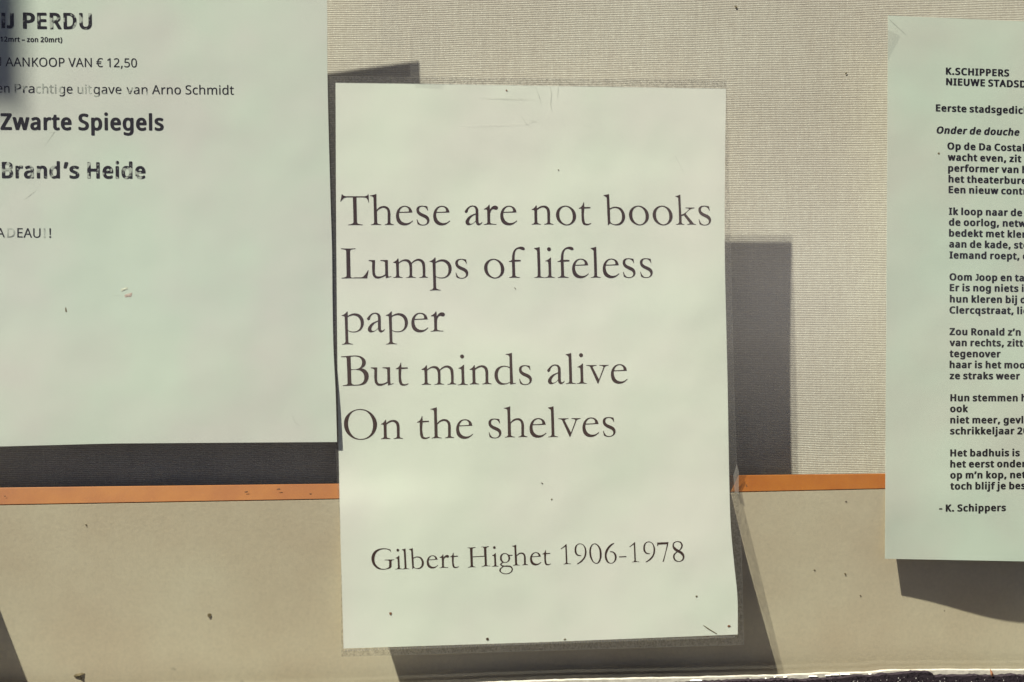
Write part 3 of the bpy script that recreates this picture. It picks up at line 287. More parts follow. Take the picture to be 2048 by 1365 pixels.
BOLD=''' :109:;!:142:52 -18 68 -17 82 -12 94 -2 100 12 100 34 94 46 84 56 68 62 54 63 32 58 20 48 13 36 12 18 15 4 19 -2 24 -8 36 -14|46 72 75 74 84 78 87 84 97 298 94 306 84 311 74 312 28 311 20 306 16 300 26 86 28 80 32 76;(:155:78 -78 108 -78 118 -77 126 -72 130 -66 128 -58 104 -20 89 16 77 60 72 108 75 158 86 208 101 248 131 298 130 304 126 308 110 312 82 312 70 310 62 306 50 289 32 260 15 222 6 190 0 150 -1 134 0 82 5 46 14 14 32 -28 49 -56 64 -73 70 -76;):155:14 -78 44 -78 58 -76 66 -69 82 -48 100 -16 114 20 122 52 127 94 127 136 125 160 119 194 109 228 91 266 73 294 60 308 46 312 6 311 -1 306 -5 300 -3 294 13 270 25 248 39 212 49 172 54 124 52 80 47 50 40 26 23 -18 -4 -64 -3 -68 0 -73 6 -76;,:141:18 -66 50 -65 58 -62 62 -58 85 -2 99 42 96 52 90 58 74 61 42 61 28 59 22 53 -1 -54 1 -58 4 -62;-:164:18 84 114 84 128 86 133 90 136 96 135 132 128 139 114 141 22 141 8 139 2 134 -1 130 -1 96 2 91 5 88;.:141:52 -18 68 -17 82 -12 94 -2 100 12 100 34 94 46 84 56 68 62 54 63 32 58 20 48 13 36 12 18 15 4 19 -2 32 -13;0:269:108 -16 132 -16 152 -13 168 -8 188 4 206 20 219 42 229 68 235 98 238 138 237 182 232 218 223 248 211 270 193 292 172 306 152 313 122 317 90 314 68 307 50 296 36 282 25 266 13 238 6 206 3 176 3 126 7 90 15 60 27 34 42 14 58 0 82 -11|115 40 106 42 97 50 90 60 84 74 77 112 76 174 81 216 89 240 95 248 104 257 112 261 122 261 132 259 142 252 150 240 156 224 163 186 164 128 158 82 150 60 142 48 136 43 124 39;1:269:114 -12 144 -12 156 -11 164 -6 167 0 167 298 166 304 162 308 146 312 120 312 106 309 24 246 20 238 23 228 40 207 50 201 66 202 90 221 94 220 95 0 97 -4 100 -8;2:269:20 -12 214 -12 228 -10 235 -4 236 2 236 34 233 40 228 44 214 46 108 46 103 48 104 50 164 110 190 139 209 166 221 194 224 212 224 236 218 260 204 282 194 293 176 304 154 312 128 316 104 316 86 314 64 308 42 299 16 282 7 274 6 268 9 260 26 239 34 234 44 233 52 234 76 250 90 257 102 260 118 261 130 258 140 252 147 242 150 228 150 212 146 196 141 184 129 166 103 136 3 34 2 28 3 -2 8 -9;5:269:86 -16 118 -16 142 -13 164 -7 180 0 196 10 210 23 220 38 229 56 234 82 233 118 230 130 223 144 210 163 188 179 162 190 126 196 92 195 89 198 93 250 95 254 192 254 202 256 210 260 213 266 213 300 210 306 204 310 190 312 48 312 34 309 30 306 28 302 16 168 16 158 18 153 40 138 52 135 96 141 114 141 134 137 144 132 152 124 157 114 160 102 160 82 155 64 144 50 130 43 108 39 86 40 62 46 36 57 30 58 18 57 10 52 8 46 8 14 12 6 28 -4 44 -9;A:297:0 -12 36 -12 46 -10 54 -6 58 2 86 76 88 80 92 81 178 80 182 74 210 0 214 -7 220 -10 232 -12 264 -12 278 -10 285 -4 286 2 284 8 170 302 167 306 162 310 148 313 118 313 106 310 99 302 -17 4 -18 -2 -14 -6 -8 -10|113 138 111 142 112 146 131 196 134 199 144 178 157 140 154 138;B:302:42 -12 156 -12 192 -7 216 1 230 9 244 20 255 34 264 52 268 70 268 98 266 110 262 122 253 136 243 146 224 160 244 178 254 196 258 214 258 238 255 254 248 270 238 282 226 291 208 300 192 305 172 309 142 312 44 312 32 310 25 304 23 298 23 2 24 -4 28 -8|99 44 97 48 97 124 98 128 142 129 156 128 174 123 184 114 190 102 192 82 187 64 176 51 164 46 150 44|99 184 97 188 97 252 98 255 132 256 150 255 168 250 178 242 183 228 183 214 180 202 172 191 166 188 152 185;C:294:148 -16 184 -16 226 -10 250 -2 256 2 259 8 259 42 256 47 250 51 236 52 192 42 162 41 142 44 122 53 110 65 99 80 91 98 85 124 84 164 90 198 96 214 104 226 124 246 142 255 162 259 180 259 194 257 228 245 236 244 246 245 254 250 269 282 269 290 264 296 254 301 222 311 184 316 156 316 118 310 84 297 59 280 38 256 22 228 12 198 8 168 9 118 12 100 19 76 34 46 44 32 56 19 84 0 108 -9;D:336:42 -12 138 -12 186 -5 210 3 236 17 250 28 272 52 287 80 295 106 299 138 298 180 291 212 280 238 265 260 246 279 226 291 204 301 184 307 158 311 44 312 32 310 26 305 23 298 23 2 24 -4 28 -8|99 44 97 48 97 254 102 256 132 256 148 255 166 251 180 245 196 233 210 216 216 202 221 182 223 162 223 140 217 106 213 94 205 80 195 68 182 58 166 51 148 46 122 44;E:262:42 -12 204 -12 218 -10 225 -4 226 2 226 34 223 38 218 43 204 45 102 45 98 46 97 50 97 124 98 127 200 128 214 132 218 136 219 142 219 174 216 179 210 183 196 185 98 186 97 190 98 253 102 255 204 255 218 257 224 262 226 268 226 300 224 305 220 309 204 312 46 312 32 310 24 304 23 298 23 2 24 -4 28 -8;H:340:42 -12 84 -11 92 -8 96 -2 97 124 98 126 102 128 212 127 214 124 214 2 215 -4 222 -10 236 -12 268 -12 278 -10 286 -5 288 2 288 298 287 304 284 307 277 310 268 312 236 312 222 310 216 304 214 298 214 190 213 186 210 185 98 186 97 190 97 298 95 304 88 310 74 312 42 312 32 310 26 305 23 298 23 2 24 -4 28 -8;I:171:18 -12 122 -12 136 -9 142 -2 143 20 140 27 134 32 110 38 108 42 108 258 110 262 134 268 142 274 143 300 140 306 134 310 120 312 20 312 6 309 2 306 0 302 -1 280 2 273 8 268 32 262 34 258 34 42 30 38 6 31 1 26 -1 20 0 -4 8 -10;J:144:-10 -92 4 -92 28 -89 44 -84 58 -76 69 -68 79 -56 87 -42 92 -26 94 -10 94 298 91 306 82 311 72 312 34 311 25 306 21 300 21 2 19 -14 14 -26 6 -33 -4 -35 -30 -31 -38 -32 -48 -37 -51 -44 -51 -72 -48 -80 -36 -87;K:289:42 -12 84 -11 92 -8 96 -4 97 2 97 110 98 114 106 118 112 113 200 -7 206 -10 218 -12 256 -12 268 -10 276 -5 278 0 275 8 159 168 166 179 270 292 273 300 268 308 262 311 250 312 214 312 198 308 102 202 98 200 97 204 97 298 94 305 88 310 74 312 42 312 32 310 26 305 23 298 23 2 24 -4 28 -8;N:348:42 -12 82 -11 90 -7 94 -2 94 178 96 183 100 178 218 -6 226 -10 236 -12 274 -12 288 -10 294 -6 297 2 297 298 293 306 288 310 278 312 246 312 232 309 228 306 226 302 225 122 224 118 219 122 100 306 94 310 82 312 46 312 32 310 26 306 23 298 23 2 24 -4 28 -8;O:357:148 -16 178 -16 220 -9 248 3 270 18 290 41 304 64 314 92 320 128 320 172 316 200 307 230 290 261 275 278 248 297 218 310 184 316 166 317 146 316 114 311 88 302 63 286 44 268 30 248 17 220 9 182 8 130 12 100 20 72 37 40 56 20 86 0 116 -11|149 42 134 45 120 52 109 62 96 82 89 102 85 124 84 136 85 178 90 202 96 218 106 234 116 244 132 254 144 258 180 259 200 253 212 246 224 233 233 216 241 192 244 168 245 150 243 122 238 98 232 82 224 69 212 55 200 47 184 42 176 41;P:283:42 -12 84 -11 92 -8 96 -4 97 2 97 100 98 104 128 105 154 108 188 117 216 134 230 147 237 158 245 174 250 194 251 218 248 240 241 258 232 272 218 286 206 294 190 302 176 306 132 312 44 312 32 310 24 304 23 298 23 2 24 -4 28 -8|99 162 97 166 98 254 102 256 134 255 148 252 158 248 169 236 175 220 176 210 175 198 172 186 168 180 160 171 146 165 120 161;R:290:42 -12 84 -11 92 -8 96 -4 97 2 97 108 98 110 102 112 122 112 126 110 193 -2 198 -8 214 -12 252 -12 264 -10 272 -4 273 2 270 8 197 128 198 131 222 147 237 164 247 184 251 208 249 240 241 262 226 281 208 295 178 306 136 312 44 312 32 310 24 304 23 298 23 2 24 -4 28 -8|99 168 97 172 98 254 102 255 136 255 154 251 164 246 172 236 176 214 173 194 166 182 158 174 144 169 132 168;S:259:84 -16 128 -15 150 -11 172 -4 186 3 201 14 214 28 224 48 229 70 229 90 223 116 212 134 196 148 178 160 116 186 98 195 87 206 82 220 82 234 86 244 94 253 106 258 128 259 140 258 188 244 198 244 204 247 211 254 222 288 218 295 204 302 174 311 138 316 108 316 82 312 58 304 35 290 21 274 11 256 7 234 8 210 12 194 25 170 40 156 62 142 135 110 148 99 154 88 155 74 151 60 142 49 128 43 118 41 80 42 22 57 12 56 5 50 3 44 3 12 7 4 18 -3 36 -9;T:262:98 -12 132 -12 142 -11 150 -6 154 0 154 253 158 255 226 255 242 259 245 262 247 268 247 298 244 305 238 310 224 312 8 312 -6 310 -13 302 -14 268 -12 262 -8 258 8 255 76 255 80 252 80 2 82 -4 86 -8;U:336:136 -16 166 -16 184 -14 204 -10 222 -3 243 10 259 24 268 36 277 52 284 74 287 98 287 298 284 305 278 310 266 312 234 312 222 310 215 302 214 112 212 86 206 68 196 54 182 45 164 41 140 41 128 44 120 48 106 60 97 78 94 98 94 298 93 304 88 308 82 311 42 312 28 310 21 302 20 94 22 76 26 62 33 46 42 30 56 15 68 6 84 -3 100 -9;V:281:108 -12 140 -12 152 -11 160 -6 164 0 270 296 268 304 262 310 248 312 216 312 204 310 196 305 131 120 128 113 126 112 56 305 48 310 38 312 4 312 -10 310 -17 304 -18 298 -15 288 86 6 93 -6 98 -10;W:420:84 -12 122 -12 132 -10 140 -4 190 170 194 178 197 174 251 -4 258 -10 272 -12 304 -12 314 -10 320 -6 324 -2 327 10 402 292 403 300 400 306 394 310 382 312 350 312 338 310 330 304 287 140 284 134 280 140 232 300 229 306 226 309 210 312 178 312 166 310 158 305 154 296 109 138 106 136 103 142 61 304 54 310 40 312 8 312 -4 310 -10 306 -13 300 -12 294 66 0 68 -5 72 -9;Z:269:16 -12 220 -12 232 -10 240 -4 242 2 242 34 238 40 232 44 220 46 96 46 93 46 92 48 236 266 238 272 238 300 236 304 232 308 226 311 216 312 26 312 12 310 5 304 3 298 3 266 6 260 12 256 26 254 140 254 143 252 -1 32 -2 26 -1 -2 4 -9;a:265:78 -16 102 -16 120 -14 140 -8 154 -1 166 -10 180 -12 208 -11 216 -7 219 -2 220 158 218 178 214 192 204 210 192 222 172 233 160 237 132 241 100 240 76 236 52 228 32 219 27 212 27 206 37 180 40 176 46 172 62 171 96 184 110 187 124 187 133 184 138 181 143 174 146 166 147 150 146 147 114 146 82 142 56 135 40 128 18 111 5 88 1 68 2 48 6 32 16 14 26 3 44 -7 58 -12|91 38 80 45 76 56 77 72 84 84 94 91 108 95 130 97 146 96 147 86 145 72 141 60 134 52 126 44 114 39;b:287:130 -16 154 -16 172 -13 188 -8 212 6 222 14 232 28 241 44 247 60 253 94 253 132 247 166 237 190 228 204 214 218 190 232 172 238 148 241 118 239 92 232 91 236 91 318 89 324 82 329 70 331 40 331 29 330 21 324 18 316 18 -2 22 -6 30 -11 58 -12 72 -10 82 -1 106 -12|124 40 116 42 108 47 102 54 97 66 91 98 92 140 98 164 108 178 114 183 124 186 144 186 154 182 161 176 168 168 173 158 177 142 179 124 178 92 171 64 165 52 158 46 146 39;c:230:112 -16 140 -16 170 -11 194 -2 199 2 202 8 202 40 200 46 196 49 190 52 178 52 154 43 138 40 118 40 110 42 101 48 89 62 83 78 80 94 79 114 84 150 90 164 101 178 108 182 118 185 134 185 176 176 186 177 194 184 206 214 205 220 202 225 192 230 166 238 142 241 116 241 90 237 62 226 41 212 27 196 15 174 8 150 5 122 5 100 7 80 14 52 26 30 40 13 58 0 82 -10;d:287:104 -16 126 -16 142 -14 154 -11 174 -2 186 -11 220 -12 233 -10 240 -2 241 316 238 324 232 329 220 331 188 331 176 329 170 324 168 318 168 236 166 232 148 238 126 241 96 240 70 233 48 221 35 208 24 194 15 176 7 146 5 102 9 68 17 44 31 20 52 2 72 -9|121 38 104 42 96 49 89 60 81 86 79 112 83 146 91 168 98 176 106 184 116 187 124 187 134 186 144 182 152 176 158 166 164 150 167 134 168 96 164 70 160 58 154 49 140 41;e:266:118 -16 148 -16 174 -13 194 -8 216 1 220 5 223 10 223 44 216 51 204 54 196 53 172 44 154 40 130 39 114 42 102 48 90 62 84 76 82 92 86 93 214 93 228 97 232 101 234 106 234 130 231 160 225 178 212 201 198 216 180 229 156 238 134 241 110 241 84 236 62 227 44 214 28 195 15 172 8 148 5 122 5 100 9 70 18 46 32 25 49 8 72 -5 94 -12|85 148 84 150 85 156 94 174 104 182 118 187 130 187 144 180 153 168 157 150 156 148 154 147;f:173:46 -12 88 -11 96 -7 100 -2 101 182 106 185 136 185 146 187 154 192 157 200 157 224 154 230 148 235 138 237 102 238 101 248 103 262 107 272 115 278 126 279 152 274 162 275 168 279 172 286 180 312 177 320 170 325 134 333 108 333 84 329 66 322 49 308 36 288 29 264 27 234 -4 224 -8 220 -12 216 -12 198 -8 190 0 186 24 185 28 182 28 0 30 -4 34 -8;g:287:108 -113 130 -113 156 -110 186 -101 203 -92 216 -81 227 -66 234 -50 239 -32 241 -10 241 222 238 230 232 235 220 237 194 237 184 235 174 228 150 237 128 241 104 241 84 238 64 230 46 218 29 200 15 174 9 156 6 136 5 102 6 88 13 54 22 34 34 18 44 8 60 -3 72 -9 90 -14 108 -16 126 -16 142 -14 164 -7 168 -8 167 -22 161 -38 150 -50 138 -57 130 -58 98 -57 74 -52 52 -43 42 -42 32 -43 24 -49 23 -54 23 -86 24 -90 28 -94 36 -99 62 -107|114 38 104 42 98 48 91 56 86 66 80 96 79 110 80 128 85 154 91 168 97 176 110 185 130 186 140 184 148 179 161 162 166 146 168 130 169 110 168 88 162 62 157 52 150 46 136 39;h:288:36 -12 78 -11 86 -8 90 -4 91 2 91 128 93 146 99 164 107 176 116 183 130 186 148 186 156 183 165 172 170 160 171 148 171 2 173 -4 178 -9 184 -11 222 -12 238 -9 242 -5 244 0 244 152 240 182 231 202 221 216 208 226 194 233 176 238 154 241 136 241 114 238 96 231 92 232 91 236 91 320 88 324 84 328 70 331 30 330 22 325 18 318 18 2 20 -4 24 -8;i:137:36 -12 68 -12 80 -11 87 -6 91 0 91 224 88 231 78 236 68 237 30 236 22 232 18 226 18 0 20 -4 24 -8|48 271 66 272 76 275 86 283 93 294 94 312 90 324 83 332 70 339 54 342 34 338 22 328 16 318 15 298 21 284 34 275;j:137:0 -113 16 -113 36 -110 60 -101 69 -94 78 -84 84 -72 89 -58 91 -38 91 222 88 230 80 236 68 237 30 236 22 232 18 226 18 -34 17 -46 14 -52 8 -57 -2 -58 -22 -55 -30 -55 -38 -60 -41 -68 -41 -96 -38 -102 -24 -109|48 271 66 272 76 275 86 283 93 294 94 312 90 324 83 332 70 339 54 342 34 338 22 328 16 318 15 298 21 284 34 275;k:253:36 -12 70 -12 82 -10 88 -4 90 2 90 76 92 79 94 80 157 -2 164 -9 180 -12 218 -12 232 -9 236 -5 238 0 234 10 145 128 228 217 232 224 231 228 224 235 212 237 174 237 160 235 154 230 97 170 92 166 90 170 90 318 88 324 84 328 70 331 30 330 22 325 18 318 18 2 20 -4 24 -8;l:137:36 -12 68 -12 80 -11 88 -6 91 0 91 318 90 323 86 327 70 331 30 330 22 325 18 318 18 2 20 -4 24 -8;m:422:36 -12 78 -11 86 -8 90 -4 91 2 91 130 93 148 97 162 104 174 114 183 126 186 140 186 148 183 155 174 160 160 161 148 161 2 165 -6 170 -10 182 -12 212 -12 226 -10 232 -4 234 2 234 136 237 154 242 168 252 180 266 186 280 186 290 184 297 176 301 168 304 154 304 2 305 -4 312 -10 326 -12 356 -12 372 -8 376 -4 377 2 377 156 373 184 362 209 350 222 336 231 316 238 294 241 272 241 250 237 232 231 212 219 186 234 172 238 152 241 130 241 114 239 86 228 76 235 64 237 38 237 24 233 19 228 18 222 18 2 20 -4 24 -8;n:288:36 -12 78 -11 86 -8 90 -4 91 2 91 128 94 150 99 164 107 176 116 183 130 186 148 186 157 182 165 172 170 160 171 148 171 2 172 -4 180 -10 194 -12 224 -12 234 -10 242 -5 244 2 243 166 240 182 235 196 226 210 216 221 202 230 188 235 156 241 134 241 118 239 86 227 76 235 62 237 30 236 20 230 18 222 18 2 20 -4 24 -8;o:283:114 -16 138 -16 168 -11 188 -3 209 10 223 24 236 46 244 66 249 94 249 132 246 152 238 176 226 196 210 214 188 228 168 236 140 241 114 241 86 236 64 227 46 216 30 200 20 184 10 158 6 136 5 102 9 74 17 50 31 26 48 9 66 -2 90 -12|127 38 116 39 106 43 98 49 91 58 86 68 82 82 79 110 81 138 89 164 95 172 103 180 120 186 142 185 150 181 158 174 165 164 170 152 175 124 174 92 170 72 165 60 158 52 148 43 138 39;p:287:36 -113 78 -112 86 -109 90 -104 91 -98 92 -8 96 -7 116 -14 134 -16 152 -16 168 -14 188 -8 208 3 224 17 234 30 242 46 250 72 253 96 253 132 248 162 241 182 226 206 210 221 192 232 162 240 132 241 110 238 86 228 76 235 62 237 30 236 24 233 19 228 18 222 18 -100 20 -105 24 -109|136 38 124 39 116 42 104 52 96 68 91 100 92 140 98 164 104 174 111 180 128 186 148 185 156 181 164 172 174 152 179 122 179 104 177 86 169 62 160 48 153 42 146 39;q:287:186 -113 218 -113 230 -112 237 -108 241 -102 241 226 238 230 234 234 220 237 186 236 174 228 150 237 128 241 104 241 82 237 62 229 40 214 26 196 15 176 8 152 5 124 6 88 11 60 21 36 32 20 48 4 70 -8 90 -14 106 -16 124 -16 146 -13 164 -6 167 -8 168 -102 170 -106 174 -110|122 38 112 39 106 42 98 48 91 56 82 80 79 110 82 142 90 164 95 174 104 182 120 187 140 184 148 180 155 172 160 164 164 150 168 122 167 86 164 70 159 58 152 48 146 43 134 39;r:202:36 -12 78 -11 86 -8 90 -4 91 2 91 128 96 150 107 168 114 175 124 181 138 184 162 182 172 183 178 187 181 192 185 224 184 231 178 236 170 239 154 241 132 241 110 237 86 225 80 232 72 236 40 237 26 235 19 228 18 222 18 2 20 -4 24 -8;s:230:74 -16 116 -15 150 -7 162 -2 177 8 187 18 195 32 200 50 200 74 195 90 184 106 174 115 158 125 88 154 78 163 75 170 76 176 80 182 94 187 122 186 158 174 168 174 176 176 183 182 195 210 193 220 184 226 154 236 124 241 92 241 74 239 50 232 29 220 16 208 7 192 3 172 4 156 8 144 18 129 26 120 44 109 115 78 124 71 128 64 128 54 125 48 118 41 108 38 78 38 58 43 26 54 14 53 6 48 4 42 4 12 8 3 18 -3 38 -10;t:180:94 -16 114 -16 140 -12 154 -7 160 0 160 30 156 36 150 40 140 42 118 38 106 39 98 47 94 62 94 182 98 185 138 185 154 189 159 196 159 224 156 231 148 236 96 238 94 242 94 276 92 282 82 288 56 289 44 287 37 280 22 236 -8 220 -11 214 -11 198 -8 192 -4 188 18 185 21 182 21 52 24 34 27 26 38 8 51 -2 74 -12;u:288:102 -16 124 -16 142 -14 160 -9 174 -3 186 -10 198 -12 230 -11 236 -8 241 -4 242 2 242 222 240 229 236 234 222 237 190 237 178 235 170 229 169 222 169 100 165 72 159 56 148 45 134 39 120 38 110 39 100 44 94 52 90 64 89 74 89 222 88 228 80 235 66 237 28 236 20 233 16 228 15 222 15 70 20 38 30 18 46 2 70 -10;v:242:86 -12 126 -12 138 -10 145 -4 230 218 231 226 224 234 210 237 178 237 166 235 158 230 110 98 106 95 102 102 55 230 48 235 38 237 4 237 -10 235 -17 228 -18 224 -17 220 66 0 70 -5 73 -8;w:359:66 -12 106 -12 118 -10 124 -4 164 114 168 110 201 0 204 -6 212 -10 224 -12 260 -12 272 -10 277 -6 284 8 344 224 341 232 334 236 322 238 290 238 280 236 273 232 268 222 243 124 240 116 236 120 204 228 200 232 196 236 182 238 148 238 136 236 130 232 92 117 88 122 65 212 58 232 52 236 38 238 8 238 -4 236 -9 232 -13 228 -13 220 48 0 50 -5 54 -9;x:251:8 -12 46 -12 62 -8 108 56 112 58 155 -4 160 -9 176 -12 210 -12 222 -10 229 -6 232 0 230 8 154 116 225 216 228 224 224 232 217 236 206 237 172 237 156 234 151 228 112 172 108 174 71 230 64 234 50 237 16 237 4 235 -3 230 -6 224 -3 216 68 116 66 110 -9 4 -10 -2 -6 -6 0 -10;y:243:26 -113 40 -113 58 -111 72 -107 84 -102 98 -92 107 -84 122 -62 137 -30 231 220 231 228 226 234 210 237 178 237 166 235 159 230 111 100 108 98 106 100 56 230 48 235 38 237 6 237 -8 235 -16 229 -17 224 -16 218 72 0 71 -6 58 -35 52 -47 44 -54 30 -59 6 -57 -2 -57 -8 -61 -12 -66 -13 -96 -10 -104 -2 -109;z:226:16 -12 176 -12 190 -10 196 -5 199 2 199 28 196 34 190 39 176 41 94 41 90 44 194 192 196 198 196 224 194 230 190 233 184 236 174 237 28 237 16 235 8 230 6 224 6 198 8 192 14 188 28 185 104 185 107 182 -1 28 -2 22 -1 -2 4 -9;–:239:18 84 188 84 200 85 207 90 211 94 211 130 208 134 204 138 190 141 22 141 10 140 3 136 -1 130 -1 96 1 92 4 88;’:102:6 185 38 186 45 188 50 193 72 246 85 286 86 298 82 304 78 309 62 312 30 312 16 310 10 304 -13 198 -12 194 -8 189'''
